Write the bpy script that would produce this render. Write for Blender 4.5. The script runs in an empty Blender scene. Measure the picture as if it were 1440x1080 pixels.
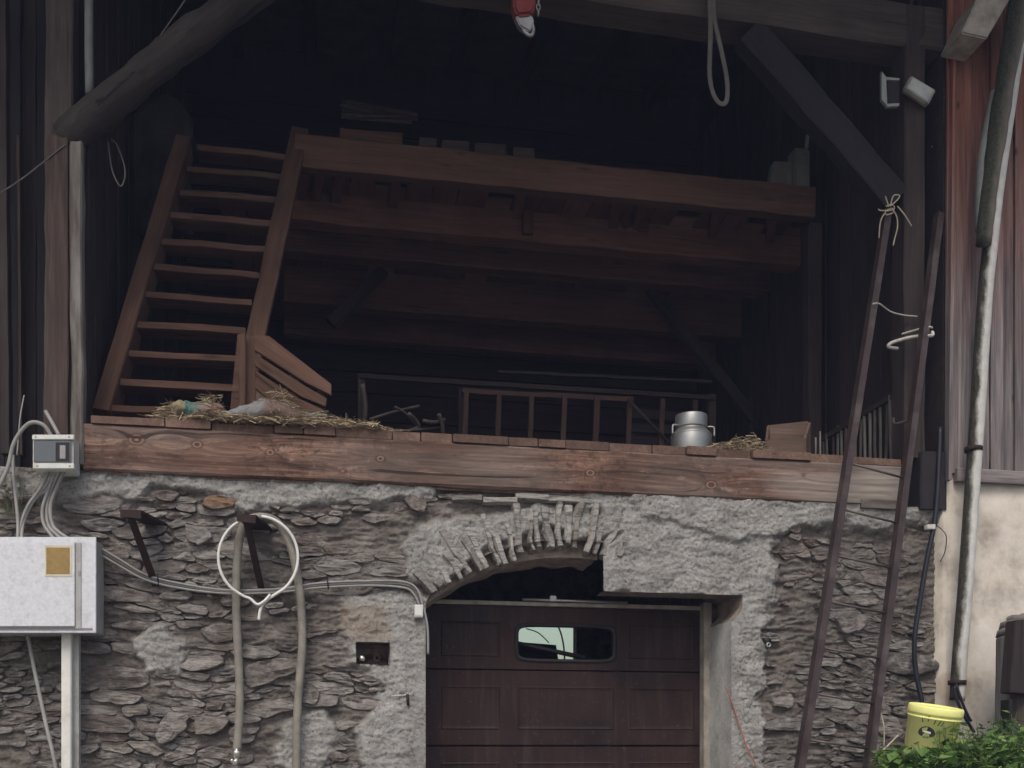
import bpy, bmesh, math, random
import numpy as np
from mathutils import Vector, Matrix, noise

random.seed(7)
scene = bpy.context.scene
R = math.radians

# ------------------------------------------------------------------ camera, sky, sun, exposure
F = 1440.0; HY = 1050.0; DIST = 7.874; EYE = 1.0
TH = math.atan(F / 8000.0); ST, CT = math.sin(TH), math.cos(TH)
cd = bpy.data.cameras.new('camera'); cam = bpy.data.objects.new('camera', cd)
scene.collection.objects.link(cam); scene.camera = cam
cd.sensor_fit = 'HORIZONTAL'; cd.sensor_width = 36; cd.lens = 36 * F / 1440
cd.shift_y = (HY - 540) / 1440; cd.clip_start = .05; cd.clip_end = 2000
cam.location = (0, -DIST, EYE); cam.rotation_euler = (R(90), 0, -TH)

world = bpy.data.worlds.new('World'); scene.world = world; world.use_nodes = True
wn = world.node_tree.nodes; wl = world.node_tree.links
SUN_EL, SUN_AZ = R(52), R(200)      # azimuth from +Y clockwise: the sun stands behind the camera, a little to the left
sky = wn.new('ShaderNodeTexSky'); sky.sky_type = 'NISHITA'; sky.sun_disc = False
sky.sun_elevation = SUN_EL; sky.sun_rotation = SUN_AZ; sky.air_density = 1.0; sky.dust_density = 4.0; sky.ozone_density = .6
bg = wn['Background']; bg.inputs['Strength'].default_value = .15
wl.new(sky.outputs['Color'], bg.inputs['Color'])
sl = bpy.data.lights.new('sun', 'SUN'); sl.energy = 1.4; sl.angle = R(25); sl.color = (1, .95, .88)
sun = bpy.data.objects.new('sun', sl); scene.collection.objects.link(sun)
sd = Vector((math.sin(SUN_AZ) * math.cos(SUN_EL), math.cos(SUN_AZ) * math.cos(SUN_EL), math.sin(SUN_EL)))
sun.rotation_euler = sd.to_track_quat('Z', 'Y').to_euler(); sun.location = (0, -12, 14)
vs = scene.view_settings; vs.view_transform = 'Standard'; vs.look = 'None'; vs.gamma = 1; vs.exposure = 0.2
vs.use_curve_mapping = False

# ------------------------------------------------------------------ pixel -> place
def ray(px, py):
    u = (px - 720) / F; v = (HY - py) / F
    return Vector((ST + u * CT, CT - u * ST, v))
def P(px, py, Y=0.0):
    d = ray(px, py); return Vector((0, -DIST, EYE)) + d * ((Y + DIST) / d.y)
def PX(px, z, Y=0.0):                      # the point at column px, height z, depth Y
    d = ray(px, HY); p = Vector((0, -DIST, EYE)) + d * ((Y + DIST) / d.y); p.z = z; return p
def ppm(px, Y=0.0):                        # pixels per metre there
    d = ray(px, HY); return F / ((Y + DIST) / d.y)
def to_px(X, Y, Z):
    w = X * ST + (Y + DIST) * CT
    return 720 + F * (X * CT - (Y + DIST) * ST) / w, HY - F * (Z - EYE) / w
def rnd(a, b): return random.uniform(a, b)
def nz(p, s=1.0, o=0.0): return noise.noise(Vector((p[0] * s + o, p[1] * s - o, p[2] * s + o * .37)))

# ------------------------------------------------------------------ objects
def link(o): scene.collection.objects.link(o); return o
def tag(o, label=None, cat=None, group=None, kind=None):
    if label: o['label'] = label
    if cat: o['category'] = cat
    if group: o['group'] = group
    if kind or cat: o['kind'] = kind or o.get('kind', 'thing')
    return o
def thing(name, loc, label, cat, group=None):
    o = link(bpy.data.objects.new(name, None)); o.location = loc; o.empty_display_size = .1
    return tag(o, label, cat, group)
def mk(name, vs_, fs, mat, parent=None, smooth=False, grain=None, attrs=None):
    me = bpy.data.meshes.new(name)
    me.from_pydata([tuple(v) for v in vs_], [], [tuple(f) for f in fs]); me.update()
    o = link(bpy.data.objects.new(name, me)); me.materials.append(mat)
    if smooth: me.polygons.foreach_set('use_smooth', [True] * len(me.polygons))
    if grain is not None:
        g = Vector(grain).normalized(); a = g.orthogonal().normalized(); b = g.cross(a)
        at = me.attributes.new('grain', 'FLOAT_VECTOR', 'POINT')
        ox, oy = rnd(0, 40), rnd(0, 40)
        buf = []
        for v in vs_:
            v = Vector(v); buf += [v.dot(g) + ox, v.dot(a) + oy, v.dot(b) + oy]
        at.data.foreach_set('vector', buf)
    for k, (typ, vals) in (attrs or {}).items():
        at = me.attributes.new(k, typ, 'POINT')
        at.data.foreach_set('vector' if typ == 'FLOAT_VECTOR' else 'value', vals)
    if parent is not None:
        o.parent = parent
        base = Vector(parent.location) if parent.parent is None else Vector((0, 0, 0))   # meshes carry world coordinates
        o.matrix_parent_inverse = Matrix.Translation(-base)
    return o

def timber(name, a, b, w, d, mat, parent=None, side=None, segs=None, rough=.006, cham=.12, taper=1.0, bow=0.0):
    """a squared, slightly uneven piece of wood from a to b; w across, d in depth"""
    a = Vector(a); b = Vector(b); ax = (b - a); L = ax.length; ax.normalize()
    if side is None:
        side = ax.cross(Vector((0, 1, 0)))
        if side.length < .3: side = Vector((1, 0, 0))
    side = Vector(side); side = (side - ax * side.dot(ax)).normalized(); dep = ax.cross(side).normalized()
    n = segs or max(2, min(26, int(L / .18) + 1)); c = cham; V = []; Fc = []
    prof = [(-1 + c, -1), (1 - c, -1), (1, -1 + c), (1, 1 - c), (1 - c, 1), (-1 + c, 1), (-1, 1 - c), (-1, -1 + c)]
    if w > 2.2 * d: prof = [(x if abs(x) == 1 else math.copysign(1 - c * d / w, x), y) for x, y in prof]
    o = rnd(0, 50)
    for i in range(n + 1):
        t = i / n; p = a + ax * (L * t) + side * (bow * math.sin(math.pi * t)); k = 1 + (taper - 1) * t
        for j, (x, y) in enumerate(prof):
            q = p + side * (x * w / 2 * k) + dep * (y * d / 2 * k)
            m = noise.noise_vector(q * 2.6 + Vector((o, o, -o))) * rough + noise.noise_vector(q * 9 + Vector((o, o, o))) * rough * .5
            V.append(q + m)
    for i in range(n):
        for j in range(8):
            k = (j + 1) % 8; Fc.append((i * 8 + j, i * 8 + k, (i + 1) * 8 + k, (i + 1) * 8 + j))
    Fc.append(tuple(range(7, -1, -1))); Fc.append(tuple(n * 8 + j for j in range(8)))
    return mk(name, V, Fc, mat, parent, grain=ax)

def prism(name, pts, mat, parent=None, ext=(0, .05, 0), grain=(1, 0, 0), bev=0.0):
    """a flat outline (3-D points) given thickness ext"""
    e = Vector(ext); n = len(pts); V = [Vector(p) for p in pts] + [Vector(p) + e for p in pts]
    Fc = [tuple(range(n)), tuple(range(2 * n - 1, n - 1, -1))] + [(i, n + i, n + (i + 1) % n, (i + 1) % n) for i in range(n)]
    if bev:
        bm = bmesh.new(); bv = [bm.verts.new(v) for v in V]
        for f in Fc: bm.faces.new([bv[i] for i in f])
        bmesh.ops.recalc_face_normals(bm, faces=bm.faces)
        bmesh.ops.bevel(bm, geom=list(bm.edges), offset=bev, segments=2, affect='EDGES', clamp_overlap=True)
        bm.verts.index_update(); V = [v.co.copy() for v in bm.verts]; Fc = [[v.index for v in f.verts] for f in bm.faces]; bm.free()
    return mk(name, V, Fc, mat, parent, grain=grain)
def prism_px(name, pts, Y, t, mat, parent=None, grain=(1, 0, 0), bev=0.0):
    return prism(name, [P(x, y, Y) for x, y in pts], mat, parent, (0, t, 0), grain, bev)
def bxv(lo, hi):
    (x0, y0, z0), (x1, y1, z1) = lo, hi
    V = [(x0, y0, z0), (x1, y0, z0), (x1, y1, z0), (x0, y1, z0), (x0, y0, z1), (x1, y0, z1), (x1, y1, z1), (x0, y1, z1)]
    Fc = [(0, 3, 2, 1), (4, 5, 6, 7), (0, 1, 5, 4), (1, 2, 6, 5), (2, 3, 7, 6), (3, 0, 4, 7)]
    return V, Fc
def box(name, lo, hi, mat, parent=None, grain=(1, 0, 0), bev=0.0):
    V, Fc = bxv(lo, hi)
    if bev:
        bm = bmesh.new(); bv = [bm.verts.new(v) for v in V]
        for f in Fc: bm.faces.new([bv[i] for i in f])
        bmesh.ops.bevel(bm, geom=list(bm.edges), offset=bev, segments=2, affect='EDGES', clamp_overlap=True)
        bm.verts.index_update(); V = [v.co.copy() for v in bm.verts]; Fc = [[v.index for v in f.verts] for f in bm.faces]; bm.free()
    return mk(name, V, Fc, mat, parent, grain=grain)

def smooth_path(pts, k=6):
    out = []; n = len(pts)
    for i in range(n - 1):
        p0, p1, p2, p3 = pts[max(i - 1, 0)], pts[i], pts[i + 1], pts[min(i + 2, n - 1)]
        for j in range(k):
            t = j / k
            out.append(.5 * ((2 * p1) + (p2 - p0) * t + (2 * p0 - 5 * p1 + 4 * p2 - p3) * t * t + (3 * p1 - p0 - 3 * p2 + p3) * t ** 3))
    out.append(pts[-1]); return out
def tube_geo(pts, r, seg=8, k=6, flat=None, V=None, Fc=None, closed=False):
    V = [] if V is None else V; Fc = [] if Fc is None else Fc
    pts = [Vector(p) for p in pts]
    if k > 1: pts = smooth_path(pts, k)
    n = len(pts); base = len(V); prev = None
    for i, p in enumerate(pts):
        t = (pts[min(i + 1, n - 1)] - pts[max(i - 1, 0)])
        t = t.normalized() if t.length > 1e-9 else Vector((0, 0, 1))
        if prev is None: a = t.orthogonal().normalized()
        else:
            a = prev - t * prev.dot(t); a = a.normalized() if a.length > 1e-6 else t.orthogonal().normalized()
        prev = a; b = t.cross(a)
        rr = r[0] + (r[1] - r[0]) * i / max(1, n - 1) if isinstance(r, tuple) else r
        for j in range(seg):
            an = 2 * math.pi * j / seg; o = a * math.cos(an) * rr + b * math.sin(an) * rr
            if flat: o.y *= flat
            V.append(p + o)
    for i in range(n - 1):
        for j in range(seg):
            k2 = (j + 1) % seg; Fc.append((base + i * seg + j, base + i * seg + k2, base + (i + 1) * seg + k2, base + (i + 1) * seg + j))
    Fc.append(tuple(base + j for j in range(seg - 1, -1, -1))); Fc.append(tuple(base + (n - 1) * seg + j for j in range(seg)))
    return V, Fc
def tube(name, pts, r, mat, parent=None, seg=8, k=6, flat=None):
    V, Fc = tube_geo(pts, r, seg, k, flat); return mk(name, V, Fc, mat, parent, smooth=True, grain=(0, 0, 1))
def tube_px(name, pts, r, mat, parent=None, seg=8, k=6, flat=None):
    return tube(name, [P(*p) for p in pts], r, mat, parent, seg, k, flat)
def lathe(name, prof, c, mat, parent=None, seg=32, M=None, smooth=True):
    V = []; Fc = []; n = len(prof); c = Vector(c)
    for i in range(seg):
        a = 2 * math.pi * i / seg
        for r, z in prof:
            v = Vector((r * math.cos(a), r * math.sin(a), z))
            V.append((M @ v if M else v) + c)
    for i in range(seg):
        k = (i + 1) % seg
        for j in range(n - 1): Fc.append((i * n + j, k * n + j, k * n + j + 1, i * n + j + 1))
    return mk(name, V, Fc, mat, parent, smooth=smooth, grain=(0, 0, 1))

# ------------------------------------------------------------------ materials
class N:
    def __init__(s, name):
        s.m = bpy.data.materials.new(name); s.m.use_nodes = True; s.t = s.m.node_tree
        s.b = s.t.nodes['Principled BSDF']; s.b.inputs['Specular IOR Level'].default_value = .3
    def n(s, typ, **kw):
        x = s.t.nodes.new(typ)
        for k, v in kw.items():
            if k.startswith('i_'): x.inputs[int(k[2:]) if k[2:].isdigit() else k[2:].replace('_', ' ')].default_value = v
            else: setattr(x, k, v)
        return x
    def l(s, a, b): s.t.links.new(a, b)
    def attr(s, name): return s.n('ShaderNodeAttribute', attribute_name=name)
    def mapv(s, src, scale, loc=None):
        m = s.n('ShaderNodeMapping'); m.inputs['Scale'].default_value = scale; s.l(src, m.inputs['Vector'])
        if loc is not None: s.l(loc, m.inputs['Location'])
        return m.outputs[0]
    def noise(s, vec, scale, detail=5, rough=.6, dist=0):
        x = s.n('ShaderNodeTexNoise'); x.inputs['Scale'].default_value = scale; x.inputs['Detail'].default_value = detail
        x.inputs['Roughness'].default_value = rough; x.inputs['Distortion'].default_value = dist
        if vec is not None: s.l(vec, x.inputs['Vector'])
        return x.outputs['Fac']
    def ramp(s, fac, stops):
        x = s.n('ShaderNodeValToRGB'); e = x.color_ramp.elements
        while len(e) < len(stops): e.new(.5)
        for k, (p, c) in zip(e, stops): k.position = p; k.color = c if len(c) == 4 else (*c, 1)
        s.l(fac, x.inputs['Fac']); return x.outputs['Color']
    def mix(s, fac, a, b, mode='MIX'):
        x = s.n('ShaderNodeMix', data_type='RGBA', blend_type=mode)
        for sock, v in ((0, fac), (6, a), (7, b)):
            if isinstance(v, (int, float)): x.inputs[sock].default_value = v
            elif isinstance(v, tuple): x.inputs[sock].default_value = v if len(v) == 4 else (*v, 1)
            else: s.l(v, x.inputs[sock])
        return x.outputs[2]
    def math(s, op, a, b=None):
        x = s.n('ShaderNodeMath', operation=op)
        for i, v in enumerate((a, b)):
            if v is None: continue
            if isinstance(v, (int, float)): x.inputs[i].default_value = v
            else: s.l(v, x.inputs[i])
        return x.outputs[0]
    def bump(s, h, strength=.4, dist=.01, nrm=None):
        x = s.n('ShaderNodeBump'); x.inputs['Strength'].default_value = strength; x.inputs['Distance'].default_value = dist
        s.l(h, x.inputs['Height'])
        if nrm is not None: s.l(nrm, x.inputs['Normal'])
        s.l(x.outputs[0], s.b.inputs['Normal']); return x.outputs[0]
    def col(s, c): s.l(c, s.b.inputs['Base Color'])
    def obj(s): return s.n('ShaderNodeTexCoord').outputs['Object']
    def rand(s): return s.n('ShaderNodeObjectInfo').outputs['Random']
B3 = lambda v: (v, v, v)

def wood(name, dark, mid, light, rough=.85, bump=.5, knots=.5, var=.35, grey=None, crack=.6):
    s = N(name); g = s.attr('grain').outputs['Vector']
    fine = s.noise(s.mapv(g, (1.1, 26, 26)), 1.6, 7, .65, .6)
    broad = s.noise(s.mapv(g, (.5, 5, 5)), 1.3, 4, .6, .8)
    c = s.ramp(s.mix(.45, fine, broad), [(.28, dark), (.5, mid), (.74, light)])
    blot = s.noise(g, 1.7, 4, .6)
    c = s.mix(s.ramp(blot, [(.35, B3(0)), (.75, B3(.55))]), c, dark)
    if grey is not None: c = s.mix(s.ramp(s.noise(s.mapv(g, (.7, 4, 4)), 1.2, 5, .65), [(.42, B3(0)), (.62, B3(.9))]), c, grey)
    cr = s.noise(s.mapv(g, (.55, 16, 16)), 1.5, 3, .5, .4)
    crk = s.ramp(cr, [(.285, B3(1)), (.325, B3(0))])
    c = s.mix(s.math('MULTIPLY', crk, crack), c, (dark[0] * .25, dark[1] * .25, dark[2] * .25))
    if knots:
        v = s.n('ShaderNodeTexVoronoi', feature='F1'); v.inputs['Scale'].default_value = 1.0
        s.l(s.mapv(g, (1.6, 7, 7)), v.inputs['Vector'])
        k = s.ramp(v.outputs['Distance'], [(.05, B3(knots)), (.16, B3(0))]); c = s.mix(k, c, (dark[0] * .5, dark[1] * .45, dark[2] * .4))
    r = s.rand(); hv = s.n('ShaderNodeHueSaturation'); s.l(c, hv.inputs['Color'])
    s.l(s.math('ADD', s.math('MULTIPLY', r, var), 1 - var / 2), hv.inputs['Value']); s.col(hv.outputs[0])
    s.b.inputs['Roughness'].default_value = rough
    s.bump(s.mix(.5, fine, s.math('SUBTRACT', 1, crk)), bump, .006)
    return s.m
def plain(name, c, rough=.6, metal=0, var=.12, scale=9, bump=.0, spec=.3, dirt=None):
    s = N(name); o = s.obj(); f = s.noise(o, scale, 5, .6)
    k = tuple(x * (1 - var) for x in c); h = tuple(min(1, x * (1 + var)) for x in c)
    cc = s.ramp(f, [(.3, k), (.7, h)])
    if dirt: cc = s.mix(s.ramp(s.noise(o, scale * .45, 6, .7), [(.5, B3(0)), (.68, B3(.8))]), cc, dirt)
    s.col(cc); s.b.inputs['Roughness'].default_value = rough; s.b.inputs['Metallic'].default_value = metal
    s.b.inputs['Specular IOR Level'].default_value = spec
    if bump: s.bump(s.noise(o, scale * 6, 5, .65), bump, .004)
    return s.m

def stone_mat(name, base):
    s = N(name); o = s.obj(); r = s.rand()
    isl = s.n('ShaderNodeNewGeometry').outputs['Random Per Island']
    rr = s.math('FRACT', s.math('ADD', r, isl)); off = s.n('ShaderNodeCombineXYZ')
    s.l(s.math('MULTIPLY', rr, 30), off.inputs[0]); s.l(s.math('MULTIPLY', rr, 17), off.inputs[2])
    lam = s.noise(s.mapv(o, (3.5, 8, 22), off.outputs[0]), 1.5, 8, .68, 1.0)
    spot = s.noise(s.mapv(o, (1, 1, 1), off.outputs[0]), 11, 7, .7)
    c = s.ramp(rr, base)
    c = s.mix(s.ramp(lam, [(.34, B3(.9)), (.54, B3(0))]), c, (.05, .041, .036))
    c = s.mix(s.ramp(spot, [(.48, B3(0)), (.66, B3(.75))]), c, (.33, .31, .285))
    c = s.mix(s.ramp(s.noise(o, 2.1, 4, .6), [(.5, B3(0)), (.7, B3(.45))]), c, (.13, .09, .07))
    s.col(c); s.b.inputs['Roughness'].default_value = .93
    s.bump(s.mix(.45, lam, s.noise(s.mapv(o, (1, 1, 2.2), off.outputs[0]), 26, 8, .72)), 1.0, .03)
    return s.m
M = {}
M['stone'] = stone_mat('schist stone', [(0, (.105, .098, .092)), (.2, (.22, .20, .18)), (.4, (.13, .108, .096)), (.6, (.185, .172, .16)), (.8, (.28, .262, .24)), (1, (.15, .14, .142))])
M['ochre'] = stone_mat('ochre stone', [(0, (.24, .15, .08)), (1, (.22, .13, .075))])
M['arch'] = stone_mat('arch stone', [(0, (.29, .28, .26)), (.5, (.40, .39, .36)), (1, (.24, .225, .205))])

s = N('mortar and render'); o = s.obj(); pm = s.attr('plaster').outputs['Fac']; wet = s.attr('stain').outputs['Fac']
n1 = s.noise(o, 5, 7, .68); n2 = s.noise(o, 38, 6, .7); n3 = s.noise(s.mapv(o, (2, 2, 7)), 3.2, 6, .68)
mort = s.ramp(s.mix(.5, n1, n3), [(.3, (.06, .05, .044)), (.48, (.135, .118, .104)), (.66, (.25, .23, .21))])
rend = s.ramp(s.mix(.4, n1, n2), [(.3, (.13, .125, .115)), (.48, (.27, .265, .248)), (.68, (.42, .415, .395))])
c = s.mix(pm, mort, rend); c = s.mix(wet, c, (.27, .225, .18))
pit = s.ramp(n2, [(.33, B3(.85)), (.43, B3(0))]); c = s.mix(pit, c, (.08, .072, .065)); s.col(c)
s.b.inputs['Roughness'].default_value = .95
s.bump(s.mix(.5, n2, s.noise(o, 14, 7, .75)), 1.0, .035); M['mortar'] = s.m
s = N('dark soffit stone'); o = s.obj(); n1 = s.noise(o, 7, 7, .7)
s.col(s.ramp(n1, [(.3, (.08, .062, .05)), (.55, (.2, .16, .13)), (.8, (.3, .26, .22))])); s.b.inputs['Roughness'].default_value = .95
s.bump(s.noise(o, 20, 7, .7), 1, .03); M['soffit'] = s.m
s = N('lightened arch soffit'); o = s.obj(); n1 = s.noise(o, 7, 7, .7)
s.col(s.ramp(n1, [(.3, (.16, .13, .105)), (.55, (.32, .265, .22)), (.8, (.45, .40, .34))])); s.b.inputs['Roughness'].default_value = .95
s.bump(s.noise(o, 20, 7, .7), 1, .03); M['soffit2'] = s.m  # soffit stone colour lightened to make up for weak bounce light
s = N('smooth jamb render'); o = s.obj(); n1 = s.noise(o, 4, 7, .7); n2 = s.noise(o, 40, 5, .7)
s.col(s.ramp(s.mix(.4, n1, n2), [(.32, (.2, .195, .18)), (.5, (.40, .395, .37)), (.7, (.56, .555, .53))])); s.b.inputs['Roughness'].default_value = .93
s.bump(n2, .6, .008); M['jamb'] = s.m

# the big beam: grain bends round the knots through its own attribute
s = N('knotty beam wood'); g = s.attr('grain').outputs['Vector']; kn = s.attr('knot').outputs['Fac']; gr = s.attr('weathered').outputs['Fac']
fine = s.noise(s.mapv(g, (.8, 30, 30)), 1.5, 7, .65, .3); broad = s.noise(s.mapv(g, (.35, 7, 7)), 1.4, 5, .6, .4)
blot = s.noise(s.mapv(g, (.6, 1.4, 1.4)), 1.3, 5, .65)
c = s.ramp(s.mix(.5, fine, broad), [(.38, (.028, .015, .010)), (.47, (.11, .059, .040)), (.55, (.19, .11, .078)), (.63, (.32, .215, .16))])
c = s.mix(s.ramp(blot, [(.40, B3(0)), (.64, B3(.85))]), c, (.075, .042, .031))
sp = s.noise(s.mapv(g, (5, 11, 11)), 1.6, 7, .72)
c = s.mix(s.ramp(sp, [(.5, B3(0)), (.62, B3(.85))]), c, (.04, .022, .016)); c = s.mix(s.ramp(sp, [(.3, B3(.5)), (.42, B3(0))]), c, (.36, .25, .2))
c = s.mix(gr, c, s.ramp(s.mix(.5, fine, broad), [(.3, (.10, .085, .075)), (.5, (.24, .21, .185)), (.7, (.42, .375, .33))]))
ring = s.n('ShaderNodeMath', operation='SINE'); s.l(s.math('MULTIPLY', kn, 16), ring.inputs[0])
c = s.mix(s.ramp(kn, [(.1, B3(0)), (.45, B3(.8))]), c, s.ramp(ring.outputs[0], [(.2, (.06, .03, .02)), (.8, (.24, .15, .11))]))
crk = s.ramp(s.noise(s.mapv(g, (.4, 18, 18)), 1.3, 4, .55, .3), [(.31, B3(1)), (.35, B3(0))]); c = s.mix(s.math('MULTIPLY', crk, .85), c, (.02, .013, .01))
s.col(c); s.b.inputs['Roughness'].default_value = .8; s.bump(s.mix(.5, s.mix(.4, fine, sp), s.math('SUBTRACT', 1, crk)), .8, .01); M['beam'] = s.m

M['warm'] = wood('warm barn timber', (.042, .022, .014), (.10, .054, .036), (.165, .094, .064), knots=.6, var=.3)
M['plank_end'] = wood('deck board end', (.06, .036, .026), (.14, .087, .064), (.25, .172, .135), knots=0, var=.5)
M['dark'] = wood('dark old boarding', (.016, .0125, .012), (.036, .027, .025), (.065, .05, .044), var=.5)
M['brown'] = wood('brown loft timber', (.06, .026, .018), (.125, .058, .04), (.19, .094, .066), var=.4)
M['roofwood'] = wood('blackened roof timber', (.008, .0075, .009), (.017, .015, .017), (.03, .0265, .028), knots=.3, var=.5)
M['grey'] = wood('weathered grey timber', (.035, .03, .026), (.10, .08, .068), (.2, .175, .155), grey=(.24, .23, .213), var=.2, crack=.9)
M['postbrown'] = wood('red brown post wood', (.022, .014, .0115), (.055, .037, .03), (.11, .082, .07), var=.1, crack=.9)
M['grey2'] = wood('dusty grey log', (.014, .0115, .010), (.038, .031, .027), (.085, .073, .063), var=.1, crack=.9, bump=.9)
M['warm2'] = wood('worn trough wood', (.05, .032, .024), (.12, .08, .06), (.2, .14, .108), knots=.3, var=.4)
M['brown2'] = wood('lit cross beam timber', (.07, .034, .024), (.16, .082, .057), (.25, .135, .098), var=.35)  # loft brown lightened so the cross beams look lit
M['rackwood'] = wood('dull rack wood', (.03, .017, .013), (.07, .04, .03), (.11, .065, .05), var=.3)
M['dim'] = wood('dusty brace timber', (.026, .02, .0175), (.057, .045, .039), (.10, .082, .071), var=.3)
s = N('stained siding'); g = s.attr('grain').outputs['Vector']; o = s.obj()
sep = s.n('ShaderNodeSeparateXYZ'); s.l(o, sep.inputs[0])
fine = s.noise(s.mapv(g, (1.0, 30, 30)), 1.5, 7, .65, .5); broad = s.noise(s.mapv(g, (.5, 6, 6)), 1.3, 5, .6, .6)
red = s.ramp(s.mix(.45, fine, broad), [(.34, (.08, .03, .022)), (.5, (.18, .074, .052)), (.66, (.27, .125, .09))])
gry = s.ramp(s.mix(.5, fine, broad), [(.34, (.05, .043, .046)), (.5, (.14, .122, .123)), (.66, (.27, .235, .225))])
h = s.math('ADD', sep.outputs[2], s.math('MULTIPLY', s.math('SUBTRACT', s.noise(s.mapv(o, (3, 3, 1.0)), 2, 5, .6), .5), 2.2))
mr = s.n('ShaderNodeMapRange'); mr.inputs[1].default_value = 4.2; mr.inputs[2].default_value = 6.4; s.l(h, mr.inputs[0])
c = s.mix(mr.outputs[0], gry, red)
v = s.n('ShaderNodeTexVoronoi', feature='F1'); s.l(s.mapv(g, (2.6, 6, 6)), v.inputs['Vector']); v.inputs['Scale'].default_value = 1
c = s.mix(s.ramp(v.outputs['Distance'], [(.05, B3(.85)), (.13, B3(0))]), c, (.03, .018, .015)); hv = s.n('ShaderNodeHueSaturation'); s.l(c, hv.inputs['Color'])
s.l(s.math('ADD', s.math('MULTIPLY', s.rand(), .35), .82), hv.inputs['Value']); s.col(hv.outputs[0]); s.b.inputs['Roughness'].default_value = .75
s.bump(fine, .4, .004); M['siding'] = s.m
s = N('stained cream plaster'); o = s.obj(); n1 = s.noise(o, 3.2, 7, .65); n2 = s.noise(o, 45, 5, .7); sep = s.n('ShaderNodeSeparateXYZ'); s.l(o, sep.inputs[0])
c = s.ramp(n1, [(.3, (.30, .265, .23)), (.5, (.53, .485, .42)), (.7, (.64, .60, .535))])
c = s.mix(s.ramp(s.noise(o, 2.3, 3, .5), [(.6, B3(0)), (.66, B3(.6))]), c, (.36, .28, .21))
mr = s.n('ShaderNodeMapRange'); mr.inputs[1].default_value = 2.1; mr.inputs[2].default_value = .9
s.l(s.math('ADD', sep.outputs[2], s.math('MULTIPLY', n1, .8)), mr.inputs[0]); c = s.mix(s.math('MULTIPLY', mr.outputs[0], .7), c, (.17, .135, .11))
s.col(c); s.b.inputs['Roughness'].default_value = .93; s.bump(s.mix(.5, n2, n1), .5, .01); M['plaster'] = s.m
def mossy(name, base, moss, lo, hi, rough=.55):
    s = N(name); o = s.obj(); n = s.noise(s.mapv(o, (5, 5, 2.2)), 2.4, 7, .7); nn = s.n('ShaderNodeNewGeometry').outputs['Normal']
    sep = s.n('ShaderNodeSeparateXYZ'); s.l(nn, sep.inputs[0]); f = s.math('ADD', s.math('MULTIPLY', n, .5), s.math('MULTIPLY', sep.outputs[0], -.34))
    k = s.ramp(f, [(lo, B3(0)), (hi, B3(1))]); c = s.mix(k, s.ramp(s.noise(o, 12, 5, .6), [(.3, tuple(x * .72 for x in base)), (.7, base)]), s.ramp(s.noise(o, 40, 4, .7), [(.35, tuple(x * .35 for x in moss)), (.7, moss)]))
    s.col(c); s.b.inputs['Roughness'].default_value = rough; s.bump(s.math('MULTIPLY', k, s.noise(o, 60, 4, .7)), .9, .012); return s.m
M['pipe'] = mossy('mossy pale downpipe', (.52, .52, .49), (.06, .056, .04), .34, .52)
M['pole'] = mossy('mossy old pole', (.14, .125, .105), (.055, .062, .042), .1, .45, .9)
s = N('worn brown door paint'); o = s.obj(); st_ = s.noise(s.mapv(o, (9, 1, .8)), 1.6, 7, .65); sm_ = s.noise(o, 2.2, 6, .65); gr_ = s.noise(o, 26, 6, .7)
c = s.ramp(sm_, [(.3, (.012, .0058, .0052)), (.55, (.024, .0112, .0095)), (.75, (.037, .018, .015))]); c = s.mix(s.ramp(st_, [(.5, B3(0)), (.68, B3(.5))]), c, (.055, .036, .03)); c = s.mix(s.ramp(gr_, [(.6, B3(0)), (.7, B3(.6))]), c, (.095, .07, .06))
s.col(c); s.b.inputs['Specular IOR Level'].default_value = .2; s.l(s.ramp(sm_, [(.3, B3(.45)), (.7, B3(.75))]), s.b.inputs['Roughness']); s.bump(gr_, .25, .003); M['door'] = s.m
M['doorwood'] = plain('door frame wood', (.27, .245, .21), .8, var=.3, scale=10, bump=.3)
M['black'] = plain('black void trim', (.012, .011, .012), .6)
M['iron'] = plain('rust black iron', (.03, .017, .015), .7, .3, var=.4, scale=20, bump=.3)
M['ladder'] = plain('maroon ladder paint', (.045, .031, .029), .5, .2, var=.3, scale=8, dirt=(.1, .083, .077), bump=.15)
M['rung'] = plain('dull rung steel', (.09, .075, .07), .5, .5, var=.3)
M['white'] = plain('speckled white enamel', (.56, .57, .60), .45, var=.1, scale=38, dirt=(.42, .43, .45))
M['boxgrey'] = plain('grey box edge', (.33, .33, .315), .55, var=.15, scale=6, dirt=(.2, .19, .175))
M['offwhite'] = plain('old white plastic', (.56, .57, .53), .45, var=.08, scale=9, dirt=(.4, .4, .36))
M['label'] = plain('amber label', (.26, .175, .06), .6, var=.15, scale=30)
M['labelrim'] = plain('pale label rim', (.52, .47, .36), .6)
M['cable'] = plain('grey cable sheath', (.24, .235, .225), .5, var=.15, scale=14)
M['cabledark'] = plain('dark cable sheath', (.075, .07, .068), .5, var=.2)
M['conduit'] = plain('painted conduit steel', (.58, .58, .54), .45, var=.12, scale=7, dirt=(.4, .39, .34))
M['ring'] = plain('white hose plastic', (.62, .62, .59), .4, var=.1, scale=10)
M['hose'] = plain('aged beige hose', (.21, .195, .165), .65, var=.25, scale=9, dirt=(.13, .12, .10))
M['blackpipe'] = plain('black polythene pipe', (.014, .015, .022), .35, var=.2)
M['string'] = plain('pale twine', (.32, .28, .215), .9, var=.2)
M['redstring'] = plain('faded red cord', (.33, .13, .105), .8, var=.2)
M['rope'] = plain('dirty white rope', (.42, .40, .36), .9, var=.2, scale=40, bump=.5)
M['strap'] = plain('dusty webbing strap', (.11, .1, .092), .9, var=.2)
M['alu'] = plain('dull aluminium', (.27, .275, .265), .45, .75, var=.15, scale=6, bump=.05)
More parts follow.
